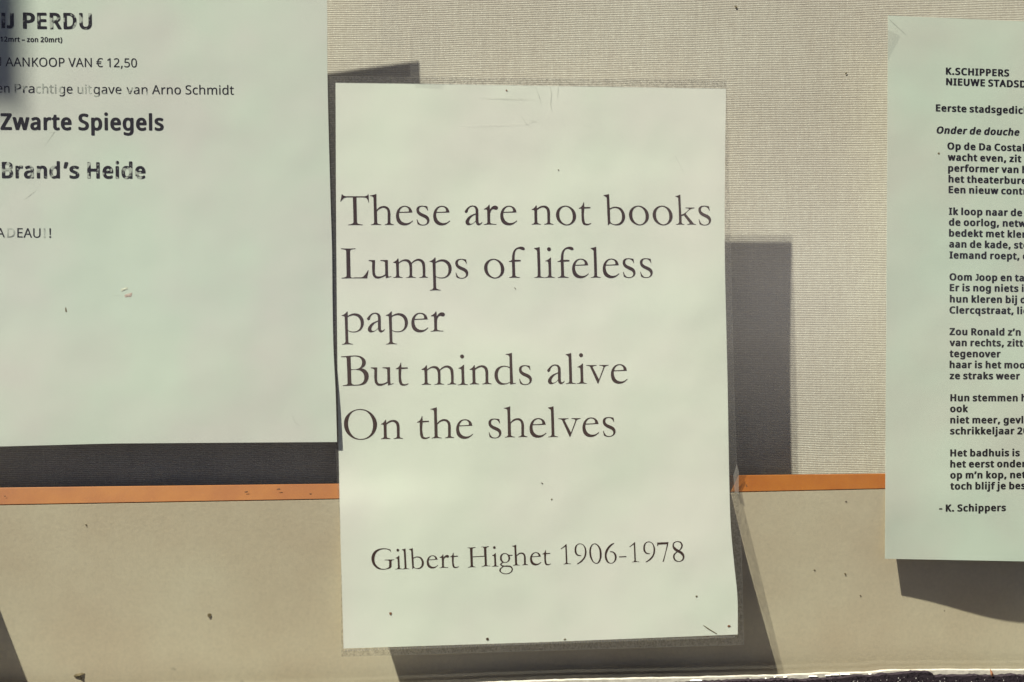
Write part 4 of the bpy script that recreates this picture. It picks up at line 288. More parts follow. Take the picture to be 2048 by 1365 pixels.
HEAVY=''' :109:;!:156:52 -20 70 -19 86 -14 96 -7 107 6 109 16 109 32 107 40 98 52 84 60 70 64 58 65 34 62 18 55 9 46 5 38 3 18 5 8 10 -1 18 -10 28 -15|46 70 64 70 82 72 90 76 96 84 106 298 105 302 101 308 88 313 74 314 26 313 14 309 7 300 17 84 20 80 26 74;(:169:78 -80 122 -79 133 -74 138 -70 139 -66 138 -60 114 -22 99 12 87 56 82 92 81 108 82 140 86 172 92 198 109 246 140 298 138 304 132 310 110 314 82 314 62 311 54 306 42 290 23 260 7 224 -3 190 -9 150 -10 96 -8 72 -1 34 9 2 28 -36 50 -68 62 -77;):169:14 -80 44 -80 64 -77 75 -68 88 -52 108 -18 123 20 131 52 136 94 136 136 132 174 124 210 112 242 96 274 74 304 64 311 46 314 4 313 -8 309 -14 300 -12 294 9 262 26 224 38 182 44 140 44 92 40 60 34 34 26 10 15 -16 -13 -64 -12 -70 -6 -75 4 -79;,:156:18 -68 54 -67 64 -63 71 -58 94 -2 108 42 106 50 98 58 88 62 76 63 42 63 22 60 12 52 -10 -54 -8 -58 -2 -64;-:178:18 82 114 82 134 85 141 90 145 96 144 130 140 136 134 140 114 143 22 143 0 140 -6 136 -10 130 -9 94 -6 90 0 86;.:156:52 -20 70 -19 86 -14 96 -7 107 6 109 16 109 32 107 40 98 52 84 60 70 64 58 65 34 62 18 55 9 46 5 38 3 18 5 8 10 -1 18 -9 26 -14 42 -19;0:284:108 -18 142 -17 174 -9 198 4 215 22 228 42 238 68 244 98 247 138 246 182 241 218 232 248 218 272 198 294 178 307 156 315 122 319 88 316 62 308 42 296 26 281 15 264 4 238 -3 206 -6 176 -6 126 -2 90 7 56 18 34 36 12 54 -3 78 -13|117 42 108 46 102 54 95 68 91 80 85 126 85 174 89 210 96 236 108 253 114 258 120 259 128 256 136 248 144 234 148 222 155 174 155 128 152 96 143 64 138 54 132 47 124 42;1:284:114 -14 158 -13 170 -8 174 -4 176 0 176 298 175 304 170 308 158 313 122 314 108 313 100 310 18 248 11 238 12 234 16 226 32 206 40 201 48 199 64 199 74 201 84 207 86 206 86 0 88 -4 94 -10;2:284:20 -14 214 -14 234 -11 244 -4 245 2 245 34 241 40 234 45 214 48 118 48 113 50 114 52 174 112 200 141 219 168 230 194 233 212 233 234 229 256 216 278 200 294 188 302 170 310 146 316 126 318 104 318 84 316 60 310 40 302 16 289 -2 274 -3 268 0 262 19 238 30 232 44 231 58 232 96 255 114 259 124 257 133 250 138 242 141 230 141 214 138 198 132 184 121 166 93 134 -6 34 -7 2 -6 -4 4 -11;5:284:86 -18 116 -18 138 -16 162 -11 180 -4 202 8 218 24 230 40 237 54 243 80 243 110 240 126 236 136 229 150 220 161 198 179 172 190 146 196 126 198 102 198 98 200 102 248 104 252 192 252 208 254 218 260 222 266 222 300 219 306 212 311 190 314 48 314 28 311 22 307 19 302 7 168 8 154 14 148 28 139 42 134 54 133 96 139 112 139 126 136 141 126 147 116 150 108 151 90 148 68 138 53 124 44 108 41 88 42 68 47 44 58 34 60 12 59 5 56 0 50 -1 12 4 4 22 -5 38 -10 60 -15;A:312:0 -14 46 -13 54 -11 60 -7 67 2 95 76 98 78 100 79 166 79 170 78 201 0 206 -7 212 -11 232 -14 266 -14 284 -11 294 -2 295 2 293 8 179 302 170 311 162 314 148 315 110 314 98 310 90 302 -27 2 -26 -4 -20 -9 -10 -13|122 140 121 144 132 172 134 175 145 152 147 142 144 140;B:316:42 -14 156 -14 196 -9 212 -4 236 7 252 20 264 34 273 52 277 70 277 98 275 110 271 122 263 134 250 148 233 160 254 180 263 196 267 214 267 238 264 254 258 268 251 276 236 291 216 301 192 308 142 314 44 314 24 311 15 304 14 298 14 0 16 -4 22 -10|108 46 106 50 107 126 110 127 154 126 164 123 174 117 181 104 183 86 180 68 172 56 164 49 150 46|108 186 106 190 106 250 108 253 146 253 160 250 167 244 173 234 174 218 172 204 165 194 158 189 142 186;C:309:148 -18 182 -18 230 -12 256 -4 263 0 268 7 268 42 264 48 256 52 248 54 232 54 190 44 162 43 146 46 128 55 114 69 104 88 96 112 93 134 94 174 102 206 107 218 117 232 133 246 148 254 164 257 190 255 222 243 236 242 252 243 262 250 278 280 278 288 270 298 240 309 204 316 184 318 156 318 122 314 88 303 60 287 36 264 18 238 6 210 -1 168 0 120 7 84 15 64 23 48 34 34 50 17 77 0 94 -8 112 -13;D:350:42 -14 138 -14 168 -11 194 -6 218 2 244 16 257 26 282 54 296 80 305 110 308 138 307 180 301 210 290 236 275 258 252 281 236 291 210 302 186 309 156 313 44 314 24 311 16 304 14 298 14 0 16 -4 22 -10|108 46 106 50 106 250 108 253 110 254 132 254 154 251 170 246 184 237 194 226 204 210 211 188 214 164 214 140 211 116 205 96 198 82 188 70 178 61 162 53 150 49 122 46;E:277:42 -14 204 -14 224 -11 234 -4 235 2 235 34 231 40 224 44 204 47 110 47 108 48 106 52 106 122 108 125 210 127 222 132 227 136 228 142 228 174 224 180 218 184 198 187 108 188 106 192 106 251 110 253 204 253 218 254 226 257 234 263 235 270 235 300 228 309 218 313 204 314 46 314 26 311 15 304 14 298 14 0 16 -4 22 -10;H:355:42 -14 88 -13 100 -9 105 -2 106 122 107 124 110 126 204 125 205 122 205 2 206 -4 216 -11 236 -14 278 -13 288 -10 295 -4 297 2 297 298 296 304 292 308 278 313 236 314 216 311 207 304 205 298 205 192 204 188 200 187 108 188 106 192 106 298 104 304 94 311 74 314 32 313 22 310 16 304 14 298 14 0 16 -4 22 -10;I:186:18 -14 122 -14 142 -11 148 -7 151 -2 152 20 150 26 142 33 120 39 117 44 117 258 120 262 144 268 151 276 152 301 148 307 142 311 120 314 20 314 0 311 -6 307 -9 302 -10 280 -8 274 0 267 22 261 25 256 25 42 22 38 -4 31 -9 26 -10 20 -10 0 -8 -4 0 -11;J:158:-10 -94 4 -94 30 -91 50 -85 64 -78 74 -70 88 -56 96 -42 101 -26 103 -10 103 298 102 304 98 308 86 313 72 314 30 313 18 309 12 300 12 2 10 -14 6 -26 -2 -32 -6 -33 -30 -29 -42 -30 -54 -34 -60 -42;K:303:42 -14 88 -13 98 -10 105 -4 106 2 106 100 108 104 110 103 188 -2 194 -9 206 -13 218 -14 256 -14 276 -11 286 -4 287 2 284 8 167 168 168 172 280 294 281 302 276 308 264 313 250 314 214 314 202 313 192 310 182 300 108 219 106 220 106 222 106 300 102 307 88 313 44 314 24 311 16 304 14 298 14 0 16 -4 22 -10;N:363:42 -14 86 -13 96 -9 102 -2 103 150 104 155 110 150 207 -2 212 -8 226 -13 274 -14 294 -11 304 -4 306 2 306 298 305 304 300 308 286 313 246 314 226 311 217 302 216 150 214 145 209 150 117 294 106 308 98 312 82 314 44 314 26 311 16 304 14 298 14 0 16 -4 22 -10;O:371:148 -18 178 -18 210 -14 240 -5 266 9 292 32 305 50 317 74 326 104 330 150 328 182 321 216 306 250 288 272 266 292 242 305 208 315 166 319 134 317 104 311 72 298 50 283 26 256 9 222 2 196 -1 170 -1 130 1 112 11 72 26 45 36 32 49 18 74 1 90 -6 110 -12|152 44 138 47 126 55 115 66 106 80 99 100 95 116 93 134 93 168 96 190 101 208 109 226 118 238 132 250 144 255 156 257 176 257 192 252 206 243 216 232 224 216 230 198 234 178 236 150 235 132 232 110 226 88 217 70 208 60 198 51 184 45 174 43;P:297:42 -14 88 -13 98 -10 105 -4 106 2 106 98 108 102 158 106 194 116 222 132 239 148 246 158 254 174 259 194 260 218 257 240 250 257 243 270 232 281 218 293 196 303 180 308 132 314 44 314 24 311 15 304 14 298 14 0 16 -4 22 -10|108 164 106 168 106 252 110 254 122 254 138 252 148 249 159 240 166 222 167 208 162 184 155 174 142 167 120 163;R:305:42 -14 88 -13 98 -10 105 -4 106 2 106 106 107 108 110 110 116 110 120 107 183 -2 190 -9 202 -13 214 -14 252 -14 272 -11 281 -4 282 2 280 6 206 128 207 130 228 145 246 165 256 184 260 208 259 232 252 258 241 274 230 286 218 294 204 301 182 308 136 314 44 314 24 311 15 304 14 298 14 0 16 -4 22 -10|108 170 106 174 106 251 110 253 132 253 150 249 161 240 166 224 167 214 166 202 161 186 154 178 142 172 132 170;S:274:84 -18 116 -18 138 -16 176 -6 205 10 221 26 231 42 237 62 238 90 234 110 229 122 222 132 207 146 188 159 166 170 122 187 104 197 95 208 91 222 91 234 95 246 102 252 112 257 130 257 146 254 184 242 200 242 212 246 220 254 231 286 229 292 220 299 192 309 158 316 136 318 110 318 88 316 58 308 36 297 16 278 4 260 -1 244 -2 218 3 194 15 172 32 155 50 143 74 132 116 116 128 109 140 100 145 88 146 74 142 58 134 50 122 44 92 43 82 44 54 51 36 58 22 59 4 57 -5 50 -6 44 -6 10 0 2 10 -4 38 -12;T:277:98 -14 146 -13 156 -9 162 -2 163 250 168 253 226 253 238 254 250 258 256 266 256 298 254 304 246 310 224 314 8 314 -12 311 -22 302 -23 268 -21 262 -16 258 -6 254 6 253 66 253 71 250 71 0 73 -4 80 -10;U:350:136 -18 166 -18 186 -16 210 -11 226 -5 242 3 255 12 273 30 285 50 293 74 296 98 296 298 294 304 286 310 266 314 234 314 216 311 206 302 205 112 203 86 197 68 190 57 176 47 162 43 138 44 124 51 112 64 105 82 103 98 103 298 102 304 96 309 86 313 42 314 22 311 12 302 11 94 13 76 18 60 23 48 33 32 50 13 62 4 76 -4 96 -11 118 -16;V:295:108 -14 154 -13 166 -9 172 -2 279 296 278 304 270 310 250 314 216 314 196 311 188 305 180 288 129 140 126 137 67 300 64 306 58 310 48 313 4 314 -16 311 -26 302 -27 298 -24 288 79 0 83 -6 88 -10;W:434:84 -14 132 -13 142 -10 148 -4 191 140 194 147 198 142 239 0 242 -5 254 -12 272 -14 314 -13 322 -11 329 -6 333 -2 336 10 411 292 412 300 408 306 402 310 394 313 350 314 330 311 321 304 318 300 286 170 282 166 241 300 238 306 232 310 212 314 178 314 160 312 150 306 146 298 108 169 106 170 103 176 72 300 69 306 58 312 40 314 -4 313 -12 311 -18 306 -22 300 -21 294 57 0 60 -6 66 -10;Z:284:16 -14 220 -14 240 -11 250 -4 251 2 251 34 247 40 240 45 220 48 106 48 103 48 102 50 246 268 247 272 247 300 246 304 240 309 230 313 216 314 26 314 6 311 -4 304 -6 298 -6 266 -2 260 4 255 24 252 130 252 133 250 -10 32 -11 2 -10 -4 0 -11;a:279:78 -18 114 -17 152 -8 166 -13 178 -14 210 -13 222 -9 228 -2 229 158 226 182 222 194 213 210 198 224 180 234 152 241 132 243 112 243 90 241 70 237 40 227 24 219 18 212 18 206 28 180 32 175 38 171 48 169 66 169 102 183 120 185 130 181 136 170 138 158 138 152 136 150 74 143 46 135 32 128 18 118 8 108 2 100 -5 86 -8 66 -7 46 -3 32 7 14 20 1 36 -8 58 -15|95 40 90 45 85 56 85 70 90 82 96 88 106 92 128 95 136 94 138 90 137 74 133 62 128 54 122 48 112 42 104 40;b:302:130 -18 164 -17 196 -9 218 4 231 16 241 28 250 44 256 60 262 94 262 132 255 168 246 190 238 202 220 220 200 232 174 240 150 243 134 243 104 239 101 240 100 318 98 323 94 328 82 332 70 333 40 333 22 331 13 326 9 318 10 -2 16 -9 28 -13 60 -14 72 -13 86 -8 108 -15|127 42 115 48 106 66 100 98 100 130 104 156 112 174 118 180 124 183 140 184 146 182 153 176 163 160 169 134 170 102 165 72 155 50 142 41;c:245:112 -18 140 -18 170 -14 200 -4 206 0 210 7 211 40 210 45 205 50 192 54 176 54 138 42 116 43 106 50 98 62 92 78 89 96 88 114 91 142 98 162 108 176 118 182 130 183 164 174 184 174 196 177 203 184 214 214 214 218 206 228 184 236 154 242 116 243 86 239 62 231 42 219 26 204 12 186 2 162 -4 124 -3 88 4 56 15 34 34 12 50 0 64 -7 82 -13;d:302:104 -18 138 -17 170 -9 184 -13 196 -14 230 -13 242 -9 249 -2 250 316 248 324 240 330 220 333 190 333 176 332 166 328 160 323 159 318 158 240 128 243 106 243 82 240 62 234 42 223 26 207 14 192 6 176 -2 146 -4 102 0 68 10 40 17 28 28 15 46 -1 74 -13|121 40 114 43 107 48 98 60 90 86 88 112 92 146 98 164 108 179 116 184 122 185 134 183 140 180 145 174 151 164 158 134 159 96 156 72 148 54 142 47 136 43;e:280:118 -18 148 -18 176 -15 200 -9 224 0 229 4 232 10 232 42 228 48 222 52 204 56 190 54 166 45 150 42 132 41 120 43 108 50 100 60 93 76 90 86 92 90 224 92 237 96 242 102 243 106 242 144 239 162 233 180 220 203 204 218 184 231 162 239 134 243 110 243 84 239 62 231 39 216 20 196 7 174 -1 148 -4 122 -4 100 0 70 9 46 22 26 43 6 66 -6 94 -15|95 150 93 152 94 158 103 174 111 182 120 185 128 184 136 178 143 168 148 154 147 150 144 149;f:188:46 -14 92 -13 104 -9 109 -2 110 180 114 183 136 183 154 186 164 192 166 200 166 224 164 230 158 235 148 238 112 240 110 248 112 262 116 272 122 277 152 272 166 273 176 278 181 286 189 312 186 319 178 326 144 334 108 335 78 330 58 322 39 306 27 288 20 264 18 236 -12 224 -20 216 -21 196 -16 190 -6 185 16 183 19 180 19 0 21 -4 28 -10;g:302:108 -115 130 -115 152 -113 176 -108 192 -103 209 -94 224 -80 234 -68 243 -50 248 -32 250 -10 250 222 248 230 240 236 220 239 198 239 184 238 170 234 146 241 126 243 104 243 78 239 60 233 40 220 20 199 6 174 0 156 -3 136 -4 122 -3 88 4 54 12 36 24 20 37 6 48 -2 76 -13 108 -18 136 -17 154 -13 158 -14 156 -28 150 -42 140 -51 130 -56 110 -56 94 -54 78 -50 56 -41 42 -40 24 -42 15 -50 14 -86 16 -91 20 -96 32 -101 58 -109|117 40 106 48 95 66 90 88 88 114 92 146 99 164 105 174 112 181 118 184 126 184 134 182 142 176 152 162 158 138 160 104 156 70 149 54 144 47 136 42 126 40;h:303:36 -14 82 -13 94 -9 99 -2 100 128 102 146 107 164 113 174 122 181 132 184 144 184 152 180 157 172 161 160 162 148 162 2 163 -4 170 -9 180 -13 222 -14 236 -13 244 -10 251 -4 253 0 253 152 249 182 241 200 233 212 220 224 208 231 190 237 152 243 136 243 101 238 100 320 94 328 82 332 40 333 26 332 15 328 10 323 9 318 9 0 11 -4 18 -10;i:152:36 -14 82 -13 94 -9 100 0 100 224 99 228 94 233 82 238 68 239 26 238 16 234 9 226 9 0 11 -4 18 -10|48 269 70 270 80 273 92 280 99 288 103 300 103 314 98 325 86 336 78 340 66 343 42 343 22 336 9 322 6 314 6 300 7 294 11 286 18 279 26 274 38 270;j:152:0 -115 16 -115 40 -112 56 -107 68 -101 88 -82 93 -72 98 -58 100 -38 100 224 99 228 94 233 82 238 68 239 26 238 16 234 9 226 9 -34 8 -46 6 -53 2 -56 -22 -53 -40 -55 -48 -62 -50 -68 -50 -96 -46 -103 -30 -110|48 269 70 270 80 273 92 280 99 288 103 300 103 314 98 325 86 336 78 340 66 343 42 343 22 336 9 322 6 314 6 300 7 294 11 286 18 279 26 274 38 270;k:268:36 -14 80 -13 90 -10 96 -5 99 2 99 56 100 60 104 59 148 -2 160 -11 180 -14 228 -13 240 -9 247 0 244 8 154 128 238 219 241 224 240 228 234 234 222 238 174 239 156 237 147 232 104 185 100 184 99 188 99 318 98 323 93 328 80 332 40 333 26 332 15 328 10 323 9 318 9 0 11 -4 18 -10;l:152:36 -14 82 -13 94 -8 98 -4 100 0 100 318 99 322 94 327 82 332 40 333 26 332 15 328 10 323 9 318 9 0 11 -4 18 -10;m:436:36 -14 82 -13 94 -9 99 -2 101 140 105 160 112 173 120 181 130 184 138 183 144 179 147 172 151 158 152 148 152 2 153 -4 158 -8 172 -13 212 -14 232 -11 242 -4 243 2 243 136 244 146 249 164 256 176 266 183 276 184 282 183 288 176 293 166 295 154 295 2 296 -4 306 -11 326 -14 366 -13 380 -9 385 -4 386 2 386 156 382 184 372 206 356 224 342 232 314 241 296 243 272 243 254 241 232 235 212 225 184 238 152 243 118 242 88 234 74 238 40 239 26 238 16 234 10 228 9 222 9 0 11 -4 18 -10;n:303:36 -14 82 -13 94 -9 99 -2 100 128 102 146 106 160 113 174 122 181 132 184 144 184 152 180 157 172 161 160 162 148 162 2 163 -4 174 -11 194 -14 236 -13 244 -10 251 -4 253 2 253 150 252 166 249 182 242 200 236 209 222 223 208 231 194 237 176 241 156 243 122 242 88 234 74 238 38 239 20 236 11 230 9 222 9 0 11 -4 18 -10;o:297:114 -18 136 -18 162 -15 186 -8 210 5 230 24 240 36 251 60 257 84 259 112 257 140 250 168 240 188 229 202 208 222 184 234 160 241 138 243 116 243 96 241 72 235 50 225 32 210 17 194 7 176 -1 150 -4 124 -3 90 3 62 16 35 34 14 54 -1 84 -13|127 40 120 41 110 46 99 60 91 82 88 112 90 138 98 164 108 178 116 183 124 184 134 184 139 182 147 176 153 170 162 150 166 124 165 92 157 62 150 52 142 45 136 42;p:302:36 -115 82 -114 92 -110 99 -104 100 -98 100 -18 102 -14 132 -18 152 -18 172 -16 196 -9 212 0 222 8 240 26 251 46 259 72 262 96 262 132 257 164 248 186 236 204 217 222 198 233 166 242 132 243 108 240 88 234 76 238 62 239 28 238 16 234 10 228 9 -100 11 -106 18 -111|136 40 128 41 122 44 116 49 110 56 103 76 100 100 101 140 107 164 117 178 124 183 132 184 144 182 151 178 157 170 165 152 170 122 169 94 162 66 157 56 150 48 144 42;q:302:186 -115 232 -114 244 -110 250 -102 249 226 246 232 240 236 220 239 186 238 170 234 140 242 106 243 86 241 72 237 52 229 34 216 19 198 6 176 -1 152 -4 124 -3 88 3 56 11 38 22 21 38 5 60 -8 86 -16 106 -18 126 -18 158 -14 159 -18 160 -102 163 -108 168 -111|122 40 109 46 98 60 91 80 88 112 91 142 98 165 110 180 116 184 122 185 132 184 141 178 146 172 151 164 158 134 159 98 155 70 148 54 138 44 132 41;r:217:36 -14 82 -13 92 -10 99 -4 100 2 100 128 105 150 116 169 132 180 140 182 160 180 172 180 182 183 187 188 190 192 194 224 193 230 186 236 174 241 152 243 120 242 90 233 74 238 40 239 20 236 10 228 9 222 9 0 11 -4 18 -10;s:244:74 -18 104 -18 126 -16 158 -8 182 6 196 20 203 30 209 50 209 74 204 90 194 104 182 116 168 124 92 157 86 162 84 170 84 176 87 180 92 184 98 185 118 184 156 172 174 172 184 175 193 184 204 210 203 218 194 226 168 235 134 242 94 243 72 241 46 234 26 225 7 208 -1 194 -5 182 -6 172 -5 156 -1 144 7 132 28 113 48 102 106 78 114 71 119 64 119 56 117 48 112 43 104 40 84 40 72 42 30 56 8 55 2 52 -4 46 -5 42 -5 10 -4 6 2 1 10 -4 32 -11 48 -15;t:195:94 -18 114 -18 144 -14 160 -8 168 0 169 30 164 37 156 42 140 44 112 41 106 48 103 62 103 180 108 183 150 184 162 188 168 196 168 226 162 234 150 238 104 240 103 244 103 278 100 282 94 287 86 290 72 291 46 290 34 286 27 280 13 236 -12 225 -18 219 -20 214 -20 196 -17 192 -12 187 8 183 12 180 12 52 15 34 21 20 30 8 44 -4 68 -14;u:303:102 -18 136 -17 172 -9 186 -13 222 -14 240 -11 250 -4 251 2 251 222 250 228 244 234 234 238 222 239 190 239 170 236 161 228 160 222 160 100 157 76 152 60 144 48 134 42 120 40 112 42 106 48 101 58 98 70 98 222 97 228 86 236 66 239 24 238 14 234 7 228 6 222 6 70 8 50 12 36 24 16 36 4 44 -2 66 -12;v:257:86 -14 136 -13 148 -9 154 -2 239 218 239 226 232 234 222 238 210 239 178 239 162 237 152 232 146 226 110 124 106 120 102 128 69 222 66 228 62 233 48 238 4 239 -16 236 -26 228 -27 224 -26 220 58 0 66 -10;w:373:66 -14 116 -13 126 -10 132 -6 137 2 164 86 167 84 192 0 198 -8 212 -13 258 -14 276 -12 285 -8 291 2 350 212 353 224 350 231 342 237 322 240 290 240 278 239 267 234 260 224 241 152 238 148 234 156 213 226 208 234 198 238 182 240 148 240 132 238 124 234 118 228 95 152 92 148 71 224 64 234 50 239 10 240 -8 238 -17 234 -21 228 -22 220 39 0 42 -6 48 -10;x:265:8 -14 46 -14 60 -13 70 -9 76 -4 108 44 112 46 146 -4 156 -11 176 -14 210 -14 228 -12 238 -6 241 0 239 6 163 114 165 120 235 218 237 226 232 232 222 237 206 239 172 239 152 236 142 229 112 185 106 189 80 228 70 236 50 239 16 239 -2 237 -12 230 -15 224 -13 218 59 116 56 108 -18 4 -18 -2 -12 -9 -2 -13;y:257:26 -115 40 -115 60 -113 76 -109 90 -103 105 -94 117 -82 132 -60 146 -30 240 220 240 228 234 234 224 238 212 239 178 239 162 237 152 232 146 224 111 126 108 123 104 128 68 226 62 233 48 238 4 239 -16 236 -25 228 -26 224 -25 218 63 0 62 -6 50 -36 38 -52 28 -57 6 -55 -4 -55 -16 -59 -21 -66 -22 -98 -18 -104 -8 -110;z:241:16 -14 178 -14 196 -11 206 -4 208 2 208 28 206 34 200 39 190 42 178 43 104 43 101 44 100 46 204 194 205 224 204 229 199 234 188 238 174 239 28 239 8 236 -1 230 -3 224 -3 196 0 192 6 187 26 183 92 183 96 182 97 180 -10 26 -11 2 -10 -4 0 -11;–:253:18 82 188 82 202 83 214 87 219 94 220 130 216 135 210 140 190 143 22 143 8 142 -4 138 -9 130 -10 96 -7 90 -2 86;’:117:6 183 42 184 52 188 59 194 81 246 94 286 95 298 86 309 76 313 64 314 30 314 10 311 0 304 -22 198 -20 192 -14 187'''
